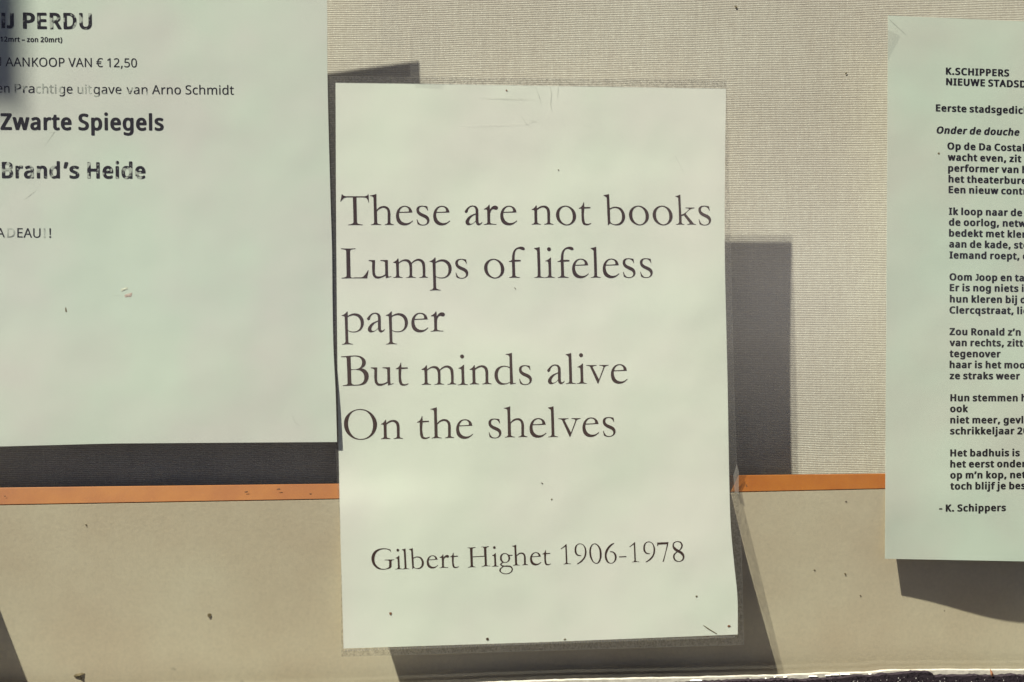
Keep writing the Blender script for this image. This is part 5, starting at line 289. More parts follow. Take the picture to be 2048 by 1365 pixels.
# ------------------------------------------------------------------ lettering
# Old-style roman letters drawn as outlines: 'name scale x0 baseline' then contours; a trailing c marks a corner.
GAR = '''
T 8.192 95 656/548,152c 555,152c 556,285c 550,290c 538,245 515,213 480,205 400,204 357,205c 357,400 358,600c 368,628 400,642 452,649c 448,660c 330,657 215,660c 215,650c 268,640 294,625 301,598c 300,400 298,205c 210,205 165,212 135,235 100,276c 94,272c 108,215 118,155c 128,152c 145,172 175,184 240,185 340,185 430,185 500,183 532,172c
h 8.192 583 652/686,145c 684,250 686,408c 740,358 800,342 852,352 890,388 905,440 906,520 904,590c 910,625 930,637 960,645c 958,654c 885,651 812,654c 812,645c 843,637 857,624 861,595c 862,500 862,440 845,395 805,372 760,378 718,402 690,428c 689,500 690,595c 696,625 715,638 755,646c 752,655c 670,651 590,655c 590,646c 620,639 637,625 640,598c 639,400 638,225c 632,200 610,185 582,180c 583,172c 640,160
e 8.192 1000 655/1268,452c 1262,420 1245,385 1205,355 1145,343 1080,360 1030,410 1004,480 1003,545 1020,605 1060,645 1130,664 1190,655 1240,625 1277,592c 1270,584c 1230,612 1180,626 1130,620 1085,590 1058,540 1050,490 1053,458c|1057,443c 1072,405 1105,370 1145,358 1185,370 1208,400 1212,436c 1150,441
s 8.192 1338 657/1518,352c 1522,385 1528,424c 1519,422c 1500,388 1470,362 1430,355 1395,368 1380,400 1387,432 1412,456 1450,475 1500,498 1535,530 1547,572 1533,622 1490,655 1430,665 1385,658 1352,642c 1345,600 1340,566c 1350,565c 1370,612 1402,645 1445,653 1485,643 1508,612 1505,580 1483,552 1440,528 1390,502 1352,468 1338,425 1345,380 1375,352 1420,342 1465,344
a 8.192 163 655/172,458c 190,461 208,445 216,418 235,385 270,360 300,358 328,375 339,410 340,470c 290,488 230,520 190,565 172,612 182,646 215,662 255,655 300,632 340,600c 345,635 360,655 385,664 415,652 440,628 447,612c 440,608c 425,626 405,634 390,620 385,580 385,450 378,385 355,355 305,340 260,345 215,372 180,410 162,440|339,487c 338,590c 310,618 275,637 245,635 230,610 240,570 270,530 305,502
r 8.192 468 652/562,325c 572,325c 577,408c 600,372 640,345 680,342 706,360 708,386 690,405 665,406 638,398 612,405 592,432 580,468c 578,540 578,598c 584,626 612,636 680,643c 676,654c 570,650 470,655c 470,646c 510,638 527,624 531,595c 531,500 530,425c 525,408 505,405 480,404c 480,396c 515,375 545,350
n 8.192 1255 648/1333,335c 1343,335c 1348,386c 1400,352 1460,338 1512,349 1548,385 1560,430 1561,520 1560,594c 1568,625 1590,635 1615,641c 1612,650c 1540,646 1462,650c 1462,641c 1498,632 1512,618 1516,590c 1516,500 1515,450 1500,398 1458,368 1400,380 1350,412c 1349,500 1350,590c 1357,622 1378,634 1408,641c 1405,650c 1330,647 1256,650c 1256,641c 1285,634 1299,620 1303,590c 1303,500 1303,432c 1296,414 1280,410 1260,409c 1260,401c 1300,378
o 8.192 1657 655/1823,340 1895,360 1960,415 1989,500 1970,585 1905,645 1825,664 1745,640 1680,580 1657,500 1675,420 1740,358|1818,355 1870,375 1915,430 1933,510 1920,590 1880,635 1830,648 1775,625 1730,570 1713,500 1725,420 1765,372
t 8.192 1002 662/1080,293c 1090,293c 1093,370c 1195,370c 1195,390c 1093,396c 1092,590 1105,632 1142,645 1175,640 1200,631c 1205,640c 1165,662 1115,670 1070,655 1050,612 1045,550 1045,397c 1002,397c 1002,387c 1040,368 1065,335
b 8.192 230 655/322,150c 325,260 328,385c 380,363 440,358 510,378 560,435 580,510 562,590 510,645 440,663 385,655 330,632c 293,663c 288,520 282,240c 275,205 258,192 230,178c 232,170c 280,160|330,405c 332,590c 350,625 400,645 450,640 505,605 528,530 518,455 480,400 420,378 370,385
k 8.192 1407 652/1490,158c 1493,300 1500,488c 1515,484 1548,468 1634,396c 1620,388 1572,384c 1572,372c 1722,372c 1722,381c 1680,390 1650,402 1572,472c 1690,612c 1705,632 1722,641 1746,645c 1744,654c 1670,650 1595,654c 1595,646c 1622,640 1635,632 1625,612c 1542,502c 1502,510c 1503,598c 1510,630 1525,640 1550,645c 1546,654c 1480,651 1410,654c 1410,645c 1442,637 1456,622 1460,595c 1458,400 1453,240c 1448,212 1430,200 1407,193c 1410,185c 1450,175
L 8.192 104 629/108,140c 220,143 343,140c 342,150c 285,157 260,168 253,195c 253,400 253,598c 262,614 330,616 400,616c 450,608 490,570 537,500c 548,503c 522,633c 300,630 108,633c 108,622c 155,615 182,605 189,580c 190,400 190,195c 184,170 155,158 108,151c
u 8.192 557 628/557,332c 660,332c 658,370 655,470 656,545 675,590 720,600 770,592 820,568c 822,480 821,400c 815,362 790,350 747,345c 747,332c 868,330c 867,460 868,575c 875,600 890,602 920,594c 920,603c 830,630c 828,585c 770,615 700,634 650,622 620,585 612,530 612,400c 605,360 585,350 557,345c
m 8.192 955 622/1035,305c 1045,305c 1050,372c 1100,335 1160,318 1215,328 1257,376c 1310,330 1375,310 1430,325 1470,370 1478,430 1478,560c 1485,598 1500,606 1520,612c 1518,622c 1450,620 1378,624c 1378,615c 1418,606 1431,592 1436,560c 1437,500 1433,430 1415,370 1370,342 1320,350 1262,392c 1264,460 1263,560c 1270,598 1290,608 1322,614c 1320,622c 1240,620 1165,624c 1165,615c 1205,606 1216,592 1222,560c 1222,480 1220,430 1200,375 1150,348 1100,355 1050,390c 1049,470 1050,560c 1057,595 1075,606 1108,613c 1105,622c 1030,620 955,623c 955,614c 988,606 1000,592 1005,560c 1005,480 1003,405c 998,385 980,378 958,374c 958,366c 1000,345
p 8.192 108 523/200,192c 210,192c 210,265c 260,235 330,222 400,240 450,290 470,370 455,440 410,500 350,528 290,533 245,526 210,508c 210,600 211,665c 218,700 245,715 285,723c 282,732c 200,728 110,734c 110,723c 146,714 161,695 165,655c 164,500 160,300c 155,274 140,266 112,262c 112,254c 155,235|208,285c 208,460c 215,500 250,515 300,520 350,512 400,472 418,400 408,330 370,278 310,255 255,262
f 8.192 968 612/970,620c 970,610c 1002,602 1017,588 1021,560c 1020,450 1018,358c 968,360c 968,350c 1000,340 1022,322c 1025,260 1045,190 1085,140 1140,115 1195,112 1228,128 1235,148 1225,165 1195,165 1150,148 1110,152 1080,187 1068,240 1065,325c 1163,327c 1163,350c 1067,356c 1068,460 1070,550c 1078,592 1105,604 1145,611c 1143,621c 1050,618
l 8.192 1382 612/1478,113c 1482,300 1484,560c 1490,596 1512,606 1545,612c 1543,620c 1460,617 1382,621c 1382,612c 1420,604 1434,588 1438,558c 1437,380 1434,200c 1428,170 1410,155 1387,143c 1388,134c 1430,127
i 8.192 1552 612/1650,290c 1662,287c 1661,420 1663,560c 1670,596 1690,606 1718,612c 1716,620c 1635,617 1552,621c 1552,612c 1597,603 1611,588 1617,555c 1617,460 1615,380c 1608,360 1595,352 1570,350c 1570,341c 1612,322|1632,119 1655,129 1665,152 1655,175 1632,185 1609,175 1599,152 1609,129
B 8.192 110 668/110,188c 200,182 300,175 380,178 450,200 495,240 508,290 490,345 435,385c 490,405 535,450 550,520 535,580 490,640 420,663 340,668 230,670 128,673c 128,662c 180,655 200,645 205,615c 203,400 198,230c 188,202 160,200 110,200c|262,195c 340,190 400,205 440,250 445,310 415,370 370,395 265,398c|265,412c 350,410 420,428 465,475 478,530 465,600 420,640 350,655 300,652 272,630 266,590c
d 10.24 1118 712/1485,65c 1490,400 1497,665c 1502,682 1520,687 1555,685c 1555,695c 1437,717c 1432,677c 1370,702 1290,718 1210,705 1150,645 1120,560 1122,480 1160,395 1230,345 1310,330 1380,338 1432,357c 1433,160c 1422,128 1400,112 1355,101c 1358,92c 1420,82|1434,385c 1434,660c 1380,684 1320,690 1255,670 1205,610 1187,530 1200,440 1245,375 1310,350 1375,355
v 10.24 950 689/955,313c 1165,313c 1165,325c 1110,333 1088,348 1098,378c 1212,606c 1300,382c 1305,352 1285,335 1225,325c 1225,313c 1415,313c 1415,325c 1362,335 1335,355 1318,395c 1195,692c 1180,692c 1045,380c 1025,342 1000,330 955,325c
O 10.24 187 806/525,193 680,232 810,350 860,500 825,650 710,775 540,825 370,790 240,680 188,520 215,370 335,245|520,212 640,240 730,340 775,480 765,620 710,730 610,795 525,808 400,770 315,670 275,540 285,390 350,270 430,222
g 10.24 750 530/930,300c 965,312 1025,313c 1025,328c 966,331c 976,375 960,430 920,462 868,471 840,467c 818,478 800,498 815,520 860,530 930,530 985,540 1020,570 1030,612 1010,660 960,695 890,706 830,698 780,668 752,640 755,612 775,580 822,550c 790,532 768,510 778,488 815,461c 780,430 768,380 780,320 820,283 865,275 905,283|865,288 900,298 930,335 940,385 925,440 880,460 840,450 812,410 805,350 825,305|845,553 900,555 960,560 1000,590 1005,620 985,660 930,688 880,693 820,675 782,638 788,602 815,570
G 10.24 80 603/485,280c 470,250 440,222 390,203 330,198 250,215 180,270 150,340 142,410 160,490 220,560 290,598 350,602 400,590 438,565c 441,500 441,465c 436,440 410,430 350,425c 350,415c 450,414 545,414c 545,424c 505,430 493,445 490,500 490,560c 470,585 400,608 320,617 230,605 150,555 100,480 82,400 95,310 140,240 220,195 310,180 400,188 472,211c 476,245
H 10.24 108 562/108,157c 185,159 268,152c 268,162c 227,171 208,187 206,220c 207,344c 445,337c 441,215c 438,182 425,165 390,158c 390,148c 465,150 542,142c 542,152c 505,163 490,180 490,215c 497,505c 505,533 525,540 568,545c 566,554c 480,548 393,560c 393,551c 435,541 452,525 455,495c 450,351c 207,358c 212,515c 220,543 235,550 265,555c 264,563c 190,560 112,569c 112,560c 148,550 162,535 165,505c 155,205c 150,178 138,170 108,167c
1 7.585 88 446/168,145c 178,145c 187,400c 192,430 210,438 242,440c 242,447c 180,445 130,449c 130,442c 156,436 164,422 165,400c 158,177c 92,219c 88,211c 140,172
9 7.585 298 444/383,133 430,150 468,200 480,270 460,350 410,410 340,449c 331,441c 390,400 440,340 455,270 450,210 425,160 380,143 345,155 325,205 325,250 345,296 400,315c 398,323c 340,318 305,280 298,230 310,175 345,142
0 7.585 522 440/605,132 655,155 695,210 710,290 700,370 670,425 625,442 580,420 540,360 522,280 530,200 560,152|600,142 640,165 672,225 680,300 672,380 650,420 625,432 595,415 565,360 548,280 552,200 572,158
6 7.585 755 435/898,127c 904,134c 850,178 803,245 783,310 795,370 825,420 855,430 890,412 908,370 903,310 880,275 835,263c 838,252c 885,258 925,292 938,345 920,400 885,430 850,438 800,425 765,375 755,310 770,240 810,180 860,140
- 7.585 972 435/972,328c 1085,326c 1085,340c 972,342c
7 7.585 1550 408/1550,118c 1725,115c 1722,135 1690,260 1650,411c 1632,411c 1680,250 1702,146c 1570,149c 1562,172c 1552,168c
8 7.585 1785 408/1865,98 1920,115 1942,155 1930,205 1895,240c 1945,275 1968,330 1950,385 1885,412 1820,395 1790,340 1805,290 1847,258c 1800,220 1783,170 1800,120|1865,109 1905,130 1918,170 1905,210 1883,233c 1835,200 1806,165 1810,130 1835,112|1860,266c 1910,295 1940,335 1930,380 1885,402 1840,385 1815,340 1825,295
'''
def catmull(pts, seg=5):
    """closed outline; points are (x, y, corner)"""
    n = len(pts); out = []
    for i in range(n):
        a, b = pts[i], pts[(i + 1) % n]
        if a[2] and b[2]: out.append(a[:2]); continue
        def tan(j):
            if pts[j % n][2]: return None
            p, q = pts[(j - 1) % n], pts[(j + 1) % n]
            c = pts[j % n]
            d1 = math.hypot(c[0] - p[0], c[1] - p[1]) + 1e-6; d2 = math.hypot(q[0] - c[0], q[1] - c[1]) + 1e-6
            tx = ((c[0] - p[0]) / d1 * d2 + (q[0] - c[0]) / d2 * d1) / (d1 + d2)
            ty = ((c[1] - p[1]) / d1 * d2 + (q[1] - c[1]) / d2 * d1) / (d1 + d2)
            return (tx, ty)
        d = math.hypot(b[0] - a[0], b[1] - a[1])
        ta, tb = tan(i), tan(i + 1)
        ux, uy = (b[0] - a[0]), (b[1] - a[1])
        ma = (ta[0] * d, ta[1] * d) if ta else None
        mb = (tb[0] * d, tb[1] * d) if tb else None
        if ma is None: ma = ((3 * ux - mb[0]) / 2, (3 * uy - mb[1]) / 2)
        if mb is None: mb = ((3 * ux - ma[0]) / 2, (3 * uy - ma[1]) / 2)
        for k in range(seg):
            t = k / seg
            h0 = 2*t**3 - 3*t**2 + 1; h1 = t**3 - 2*t**2 + t; h2 = -2*t**3 + 3*t**2; h3 = t**3 - t**2
            out.append((h0*a[0] + h1*ma[0] + h2*b[0] + h3*mb[0], h0*a[1] + h1*ma[1] + h2*b[1] + h3*mb[1]))
    return out

def tess(contours):
    """fill closed outlines (even-odd) -> verts2d, faces"""
    cu = bpy.data.curves.new('tmp', 'CURVE'); cu.dimensions = '2D'; cu.fill_mode = 'BOTH'
    for c in contours:
        s = cu.splines.new('POLY'); s.points.add(len(c) - 1); s.use_cyclic_u = True
        for p, q in zip(s.points, c): p.co = (q[0], q[1], 0, 1)
    o = bpy.data.objects.new('tmp', cu)
    me = bpy.data.meshes.new_from_object(o)
    v = [(x.co.x, x.co.y) for x in me.vertices]; f = [tuple(p.vertices) for p in me.polygons]
    bpy.data.objects.remove(o); bpy.data.curves.remove(cu); bpy.data.meshes.remove(me)
    return v, f

GG = {}        # roman glyphs, in photo pixels of the large lettering, y up from the baseline
for line in GAR.strip().split('\n'):
    head, body = line.split('/', 1)
    ch, sc, x0, bl = head.split(' ')
    sc, x0, bl = float(sc), float(x0), float(bl)
    cs = []
    for con in body.split('|'):
        pts = []
        for tk in con.split():
            c = tk.endswith('c'); x, y = tk.rstrip('c').split(',')
            pts.append(((float(x) - x0) / sc, (bl - float(y)) / sc, c))
        cs.append(catmull(pts))
    GG[ch] = tess(cs)

def load_sans(s):
    d = {}
    for it in s.split(';'):
        ch, adv, body = it.split(':')
        cs = []
        for con in body.split('|'):
            a = [int(v) for v in con.split()]
            if a: cs.append(list(zip(a[0::2], a[1::2])))
        d[ch] = (int(adv), tess(cs) if cs else ([], []))
    return d
SANS = load_sans(REGULAR); BOLDF = load_sans(BOLD)
def rect(x0, x1, y0=0, y1=300): return [(x0, y0), (x1, y0), (x1, y1), (x0, y1)]
HOOK = [(62, 300), (62, 70), (52, 56), (34, 54), (8, 62), (-2, 6), (30, -6), (72, -6), (108, 14), (126, 60), (126, 300)]
NEWBOLD = dict(BOLDF); NEWBOLD['I'] = (114, tess([rect(26, 92)])); NEWBOLD['J'] = (150, tess([HOOK]))
NEWREG = dict(SANS); NEWREG['I'] = (90, tess([rect(32, 62)]))
NEWREG['J'] = (90, tess([[(50, 300), (50, 50), (40, 28), (20, 24), (-8, 30), (-8, 4), (30, -4), (62, 6), (80, 40), (80, 300)]]))
VERD = load_sans(HEAVY)
VERD['J'] = (185, tess([[(40, 300), (40, 245), (88, 245), (88, 80), (78, 58), (56, 52), (14, 62), (4, 6), (50, -6), (100, -4), (140, 22), (156, 76), (156, 300)]]))

def layout(font, text, cap, shear=0.0):
    """-> list of (x offset, glyph) at a cap height of `cap` pixels, and total width"""
    k = cap / 300.0; x = 0; out = []
    for ch in text:
        adv, g = font[ch]
        if g[0]: out.append((x * k, g, k))
        x += adv
    xs0 = min(v[0] for v in out[0][1][0]) * k + out[0][0]
    xs1 = max(v[0] for v in out[-1][1][0]) * k + out[-1][0]
    return out, xs0, xs1

def print_line(sheet, items, material, name='text_line'):
    """items: (glyph, fn) where fn maps glyph coords to the sheet; joined into one printed line"""
    V, F = [], []
    for gi, (g, fn) in enumerate(items):
        b = len(V)
        for v in g[0]:
            p = fn(v[0], v[1]); V.append(lift(p, sheet['depth'](p.x, p.z) - .00006 - .00001 * (gi % 2)))
        F += [tuple(b + i for i in f) for f in g[1]]
    return meshobj(name, V, F, material, sheet['root'])

def sans_line(sheet, font, text, u0, v0, cap, u1=None, v1=None, angle=None, shear=0.0, xs=1.0, material='ink'):
    cap *= lsc(u0, v0)[0]
    out, a, b = layout(font, text, cap)
    p0 = P(u0, v0)
    if u1 is not None:
        p1 = P(u1, v1 if v1 is not None else v0)
        if angle is None:
            xs = (p1 - p0).length / ((b - a) * SC)
            dirv = (p1 - p0).normalized()
        else:
            dirv = Vector((math.cos(angle), 0, math.sin(angle)))
            xs = (p1 - p0).length / ((b - a) * SC)
    else: dirv = Vector((math.cos(angle), 0, math.sin(angle)))
    upv = Vector((-dirv.z, 0, dirv.x))
    items = []
    for (x, g, k) in out:
        def fn(gx, gy, x=x, k=k):
            return p0 + dirv * (((x + gx * k) - a) * xs + gy * k * shear) * SC + upv * (gy * k) * SC
        items.append((g, fn))
    return print_line(sheet, items, M[material])
# ------------------------------------------------------------------ window
SH = Vector((1.7, 1.0, -2.857))          # shift of a shadow per metre of depth
win = thing('shop_window', 'old shop window pane with white bead and flaking black paint along its lower edge', 'window', (0, -.003, -.2))
v, f = box(-.95, .95, -.0052, -.0012, -.245, .62)
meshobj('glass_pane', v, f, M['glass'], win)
def ragged(name, top, y0, y1, m, bottom=-.30, parent=None):
    """strip whose upper edge follows photo pixels `top`, with thickness"""
    pts = [P(u, vv, y0) for u, vv in top]; n = len(pts); V = []
    for p in pts: V.append((p.x, y0, p.z))
    for p in pts: V.append((p.x, y1, p.z - .0004))
    for p in pts: V.append((p.x, y0, bottom))
    for p in pts: V.append((p.x, y1, bottom))
    F = []
    for i in range(n - 1):
        F += [(i, i + 1, 2*n + i + 1, 2*n + i), (i, n + i, n + i + 1, i + 1), (n + i, 3*n + i, 3*n + i + 1, n + i + 1), (2*n+i, 2*n+i+1, 3*n+i+1, 3*n+i)]
    F += [(0, 2*n, 3*n, n), (n-1, 2*n-1, 4*n-1, 3*n-1)]
    return meshobj(name, V, F, m, parent)
def rough(line, step, amp, seed):
    out = []; (u0, v0) = line[0]; r = random.Random(seed)
    u = u0
    while u < line[-1][0]:
        out.append((u, interp(line, u) + r.uniform(-amp, amp))); u += step * r.uniform(.6, 1.4)
    out.append(line[-1]); return out
bead_line = [(-1500, 1410), (0, 1392), (700, 1378), (1020, 1365), (1140, 1361), (1400, 1356), (1560, 1352), (1640, 1348), (1730, 1347), (1775, 1342), (1860, 1341), (2048, 1341), (3400, 1330)]
ragged('glazing_bead', rough(bead_line, 14, .6, 1), -.0085, -.0054, M['white'], -.29, win)
paint = [(-1500, 1430), (0, 1412), (900, 1392), (1300, 1372), (1410, 1365), (1480, 1363), (1500, 1361), (1530, 1362), (1560, 1360), (1600, 1362), (1650, 1359), (1700, 1355), (1720, 1352.5), (1740, 1355), (1765, 1350.5), (1790, 1349), (1830, 1345), (1864, 1345), (1866, 1349), (1868, 1356), (1885, 1352), (1900, 1353), (1960, 1352), (2000, 1354), (2030, 1351), (2048, 1353), (3400, 1345)]
ragged('bottom_rail', rough(paint, 5, 1.1, 2), -.0125, -.0087, M['black'], -.33, win)
for nm, bx in (('side_rail', (-1.0, -.951, -.02, .05, -.33, .68)), ('side_rail', (.951, 1.0, -.02, .05, -.33, .68)),
               ('top_rail', (-.9495, .9495, -.02, .05, .621, .68)), ('inner_sill', (-.9495, .9495, .0, .05, -.33, -.2465))):
    v, f = box(*bx); meshobj(nm, v, f, M['black'], win)
# shiny drops and ridges of old paint on the bead
r = random.Random(5)
for (u0, u1, vv, h) in ((1380, 1409, 1361.5, 3.4), (1434, 1440, 1361, 2.2), (1497, 1501, 1358, 1.5), (1530, 1533, 1357, 1.5), (1548, 1552, 1354.5, 2.2), (1567, 1574, 1354.5, 2), (1617, 1635, 1353, 2.2), (1660, 1678, 1350, 3), (1680, 1700, 1349, 3), (1717, 1722, 1350, 2.2), (1737, 1743, 1348.5, 2.6), (1650, 1661, 1351.5, 2)):
    n = 9; V = []; F = []
    for i in range(n):
        t = i / (n - 1); w = h * .5 * math.sin(math.pi * (.08 + .84 * t)) * r.uniform(.7, 1.2); u = u0 + (u1 - u0) * t
        a = P(u, vv - w, -.0087); b = P(u, vv, -.0087); c = P(u, vv + w, -.0087)
        V += [(a.x, -.0086, a.z), (b.x, -.0086 - .0006, b.z), (c.x, -.0086, c.z)]
    for i in range(n - 1):
        F += [(3*i, 3*i+3, 3*i+4, 3*i+1), (3*i+1, 3*i+4, 3*i+5, 3*i+2)]
    meshobj('paint_lump', V, F, M['bead'], win, True)
V, F = [], []
for k in range(90):
    u = r.uniform(1380, 2080); vv = interp(paint, u) + r.uniform(4, 22); p = P(u, vv, -.0127); s = r.uniform(.0001, .00045)
    b = len(V)
    for j in range(5):
        a = j * 1.2566 + r.random(); V.append((p.x + math.cos(a) * s * .6, -.01262, p.z + math.sin(a) * s))
    F.append(tuple(range(b, b + 5)))
o = meshobj('bare_fleck', V, F, M['fleck'], win); o['kind'] = 'stuff'

# ------------------------------------------------------------------ cloth panel behind
CL = .0293
V, F = [], []
nx, nz = 60, 40
for j in range(nz + 1):
    for i in range(nx + 1):
        x = -.94 + 1.88 * i / nx; z = -.24 + .85 * j / nz
        V.append((x, CL + .00015 * noise.noise(Vector((x * 5, 3, z * 4))), z))
for j in range(nz):
    for i in range(nx):
        a = j * (nx + 1) + i; F.append((a, a + 1, a + nx + 2, a + nx + 1))
n0 = len(V)
V += [(-.94, CL + .004, -.24), (.94, CL + .004, -.24), (.94, CL + .004, .61), (-.94, CL + .004, .61)]
F.append((n0, n0 + 3, n0 + 2, n0 + 1))
c = meshobj('fabric_panel', V, F, M['cloth'], None, True)
tag(c, 'grey-beige ribbed woven fabric panel standing behind the notices', 'backdrop')

# ------------------------------------------------------------------ leaning board
bd = thing('display_board', 'cream board with orange top edge leaning towards the glass below the fabric', 'board', (0, .01, -.22))
def board_dep(x, z): return .0017 + .157 * max(0, interp(FZ, x) - z)
def frontz(u): return P(u, interp([(-1600, 1044), (0, 1012), (675, 1000), (1480, 986), (1770, 979.5), (3500, 950)], u), .001).z
def backz(u): return P(u, interp([(-1600, 1004), (0, 976), (675, 968), (1480, 951), (1770, 947.5), (3500, 920)], u), .0052).z
us = list(range(-1500, 3301, 60))
FZ = [(P(u, 1000).x, frontz(u)) for u in us]
V, F = [], []
rows = [0, .01, .02, .05, .08, .11, .14]
for u in us:
    x = P(u, 1000).x; z0 = frontz(u)
    for rr in rows:
        z = z0 - .0001 - rr; V.append((x, board_dep(x, z), z))
k = len(rows)
for i in range(len(us) - 1):
    for j in range(k - 1): F.append((i*k+j, i*k+j+1, (i+1)*k+j+1, (i+1)*k+j))
n0 = len(V)
for u in us:
    x = P(u, 1000).x; z0 = frontz(u)
    V += [(x, board_dep(x, z0) + .0042, z0 - .0001), (x, board_dep(x, z0 - .14) + .005, z0 - .14)]
for i in range(len(us) - 1):
    F.append((n0+2*i, n0+2*i+2, n0+2*i+3, n0+2*i+1))
    F.append((i*k, (i+1)*k, n0+2*i+2, n0+2*i)); F.append((i*k+k-1, n0+2*i+1, n0+2*i+3, (i+1)*k+k-1))
meshobj('front_panel', V, F, M['board'], bd)
V, F = [], []
for u in us:
    x = P(u, 1000).x; z0 = frontz(u); z1 = backz(u)
    V += [(x, .0019, z0 + .0002), (x, .0017, z0 + .0006), (x, .0050, z1 - .0003), (x, .0054, z1), (x, .0060, z0 + .0002)]
for i in range(len(us) - 1):
    for j in range(5):
        a, b = j, (j + 1) % 5
        F.append((5*i+a, 5*i+b, 5*i+5+b, 5*i+5+a))
meshobj('edge_strip', V, F, M['orange'], bd)

# ------------------------------------------------------------------ paper sheets
def sheet(name, label, root_loc, left, right, top, bottom, depth, material, cat='notice', nu=40, nv=50, thick=.0001):
    """left/right: [(v, u)], top/bottom: [(s, v)] with s 0..1 across"""
    root = thing(name, label, cat, root_loc)
    V, F = [], []
    for back in (0, 1):
        for j in range(nv + 1):
            for i in range(nu + 1):
                s = i / nu; t = j / nv
                vt = interp(top, s); vb = interp(bottom, s); vv = vt + (vb - vt) * t
                u = smooth_interp(left, vv) * (1 - s) + smooth_interp(right, vv) * s
                p = P(u, vv); p = lift(p, depth(p.x, p.z)); V.append((p.x, p.y + back * thick, p.z))
    n = (nu + 1) * (nv + 1)
    for j in range(nv):
        for i in range(nu):
            a = j * (nu + 1) + i; F.append((a, a + nu + 1, a + nu + 2, a + 1)); F.append((n + a, n + a + 1, n + a + nu + 2, n + a + nu + 1))
    for j in range(nv):
        a = j * (nu + 1); F.append((a, n + a, n + a + nu + 1, a + nu + 1)); a += nu; F.append((a, a + nu + 1, n + a + nu + 1, n + a))
    for i in range(nu):
        F.append((i, i + 1, n + i + 1, n + i)); a = nv * (nu + 1) + i; F.append((a, n + a, n + a + 1, a + 1))
    o = meshobj('paper', V, F, material, root)
    for q in o.data.polygons:
        q.use_smooth = q.index < 2 * nu * nv
    o.data.edges.foreach_set('use_edge_sharp', [False] * len(o.data.edges)) if hasattr(o.data.edges[0], 'use_edge_sharp') else None
    o.data.set_sharp_from_angle(angle=math.radians(30))
    return dict(root=root, depth=depth)
def undul(seed, amp, sc=9):
    return lambda x, z: amp * (.5 + .5 * noise.noise(Vector((x * sc + seed, z * sc * .8, seed * 1.7))))

# left notice: its upper right corner is known from the shadow it throws on the fabric
def src(u, v, dep): return P(u, v, dep) - SH * dep
def pix(p):
    q = p - CAM; z = q.dot(FW); return (IMG_W / 2 + FOC * q.dot(RT) / z, IMG_H / 2 - FOC * q.dot(UP) / z)
ca = pix(src(842, 129, CL)); cb = pix(src(657, 155, CL))
sl = (cb[1] - ca[1]) / (cb[0] - ca[0])
ul = undul(1.3, .0005)
UL0 = -520
span = ca[0] - UL0
topl = [(0, ca[1] - sl * (ca[0] - cb[0]) - 40 + 60), ((cb[0] - UL0) / span, cb[1]), (1, ca[1])]
sh_l = sheet('paper_notice', 'large white notice at the left with bold and thin Dutch lines and bare lower half', (-.2, .0005, -.05),
             [(-400, UL0), (900, UL0)], [(ca[1], ca[0]), (0, 654), (160, 655), (400, 661), (500, 664), (600, 665), (700, 667), (780, 671), (885, 674)],
             topl, [(0, 899), (.436, 893.5), (.62, 887.5), (.8, 886), (1, 884.5)], lambda x, z: .0002 + ul(x, z), M['paper_l'])
for txt in (
    (NEWBOLD, 'IJ', 3, 56.5, 30.5, 27.5, 57, 'ink_s'), (NEWBOLD, 'P', 45.8, 57, 30.5, 69, 57.3, 'ink_s'), (NEWBOLD, 'ERDU', 74.5, 57.4, 30.5, 184, 58, 'ink_w'),
    (NEWBOLD, '12mrt – zon 20mrt)', .7, 83.6, 9.6, 124.6, 84.8, 'ink'),
    (NEWREG, 'J', -3, 132, 17.6, 1.5, 132, 'ink'),
    (NEWREG, 'AANKOOP VAN € 12,50', 11, 133, 17.8, 274, 135, 'ink'),
    (NEWREG, 'en', -6, 185.5, 17.8, 19, 186, 'ink_w'), (NEWREG, 'Pra', 29.3, 186, 17.8, 69, 186.4, 'ink_w'), (NEWREG, 'chti', 71, 186.4, 17.8, 112.5, 187, 'ink_ww'),
    (NEWREG, 'ge', 118, 187, 17.8, 145, 187.3, 'ink_w'), (NEWREG, 'uit', 155, 187.5, 17.8, 183, 187.7, 'ink_ww'), (NEWREG, 'gave', 187, 187.8, 17.8, 243, 188, 'ink_w'),
    (NEWREG, 'van', 253, 188.2, 17.8, 295, 188.5, 'ink_w'), (NEWREG, 'Arno Schmidt', 304, 188.6, 18, 467.8, 189.6, 'ink'),
    (NEWBOLD, 'Zwarte Spiegels', .8, 259, 31, 327.3, 260.5, 'ink'),
    (NEWBOLD, 'Brand', 3.7, 355.8, 30.5, 120, 356.2, 'ink_w'), (NEWBOLD, '’s', 127, 356.2, 30.5, 158.5, 356.3, 'ink_s'), (NEWBOLD, 'Heide', 174.5, 356.4, 30.5, 291.2, 356.8, 'ink_w'),
    (NEWREG, 'A', -8, 475, 18.5, 8, 475, 'ink_s'), (NEWREG, 'D', 14, 475, 18.5, 28, 475, 'ink_ww'), (NEWREG, 'EAU', 34.5, 475.2, 18.5, 81, 475.7, 'ink_s'), (NEWREG, '!', 87, 475.7, 18.5, 89.5, 475.7, 'ink_ww'), (NEWREG, '!', 98.5, 475.8, 18.5, 101.5, 475.8, 'ink')):
    f_, t_, a_, b_, cap_, c_, d_, m_ = txt
    if len(t_) == 1:
        sans_line(sh_l, f_, t_, a_, b_, cap_, angle=0, material=m_)
    else: sans_line(sh_l, f_, t_, a_, b_, cap_, c_, d_, material=m_)

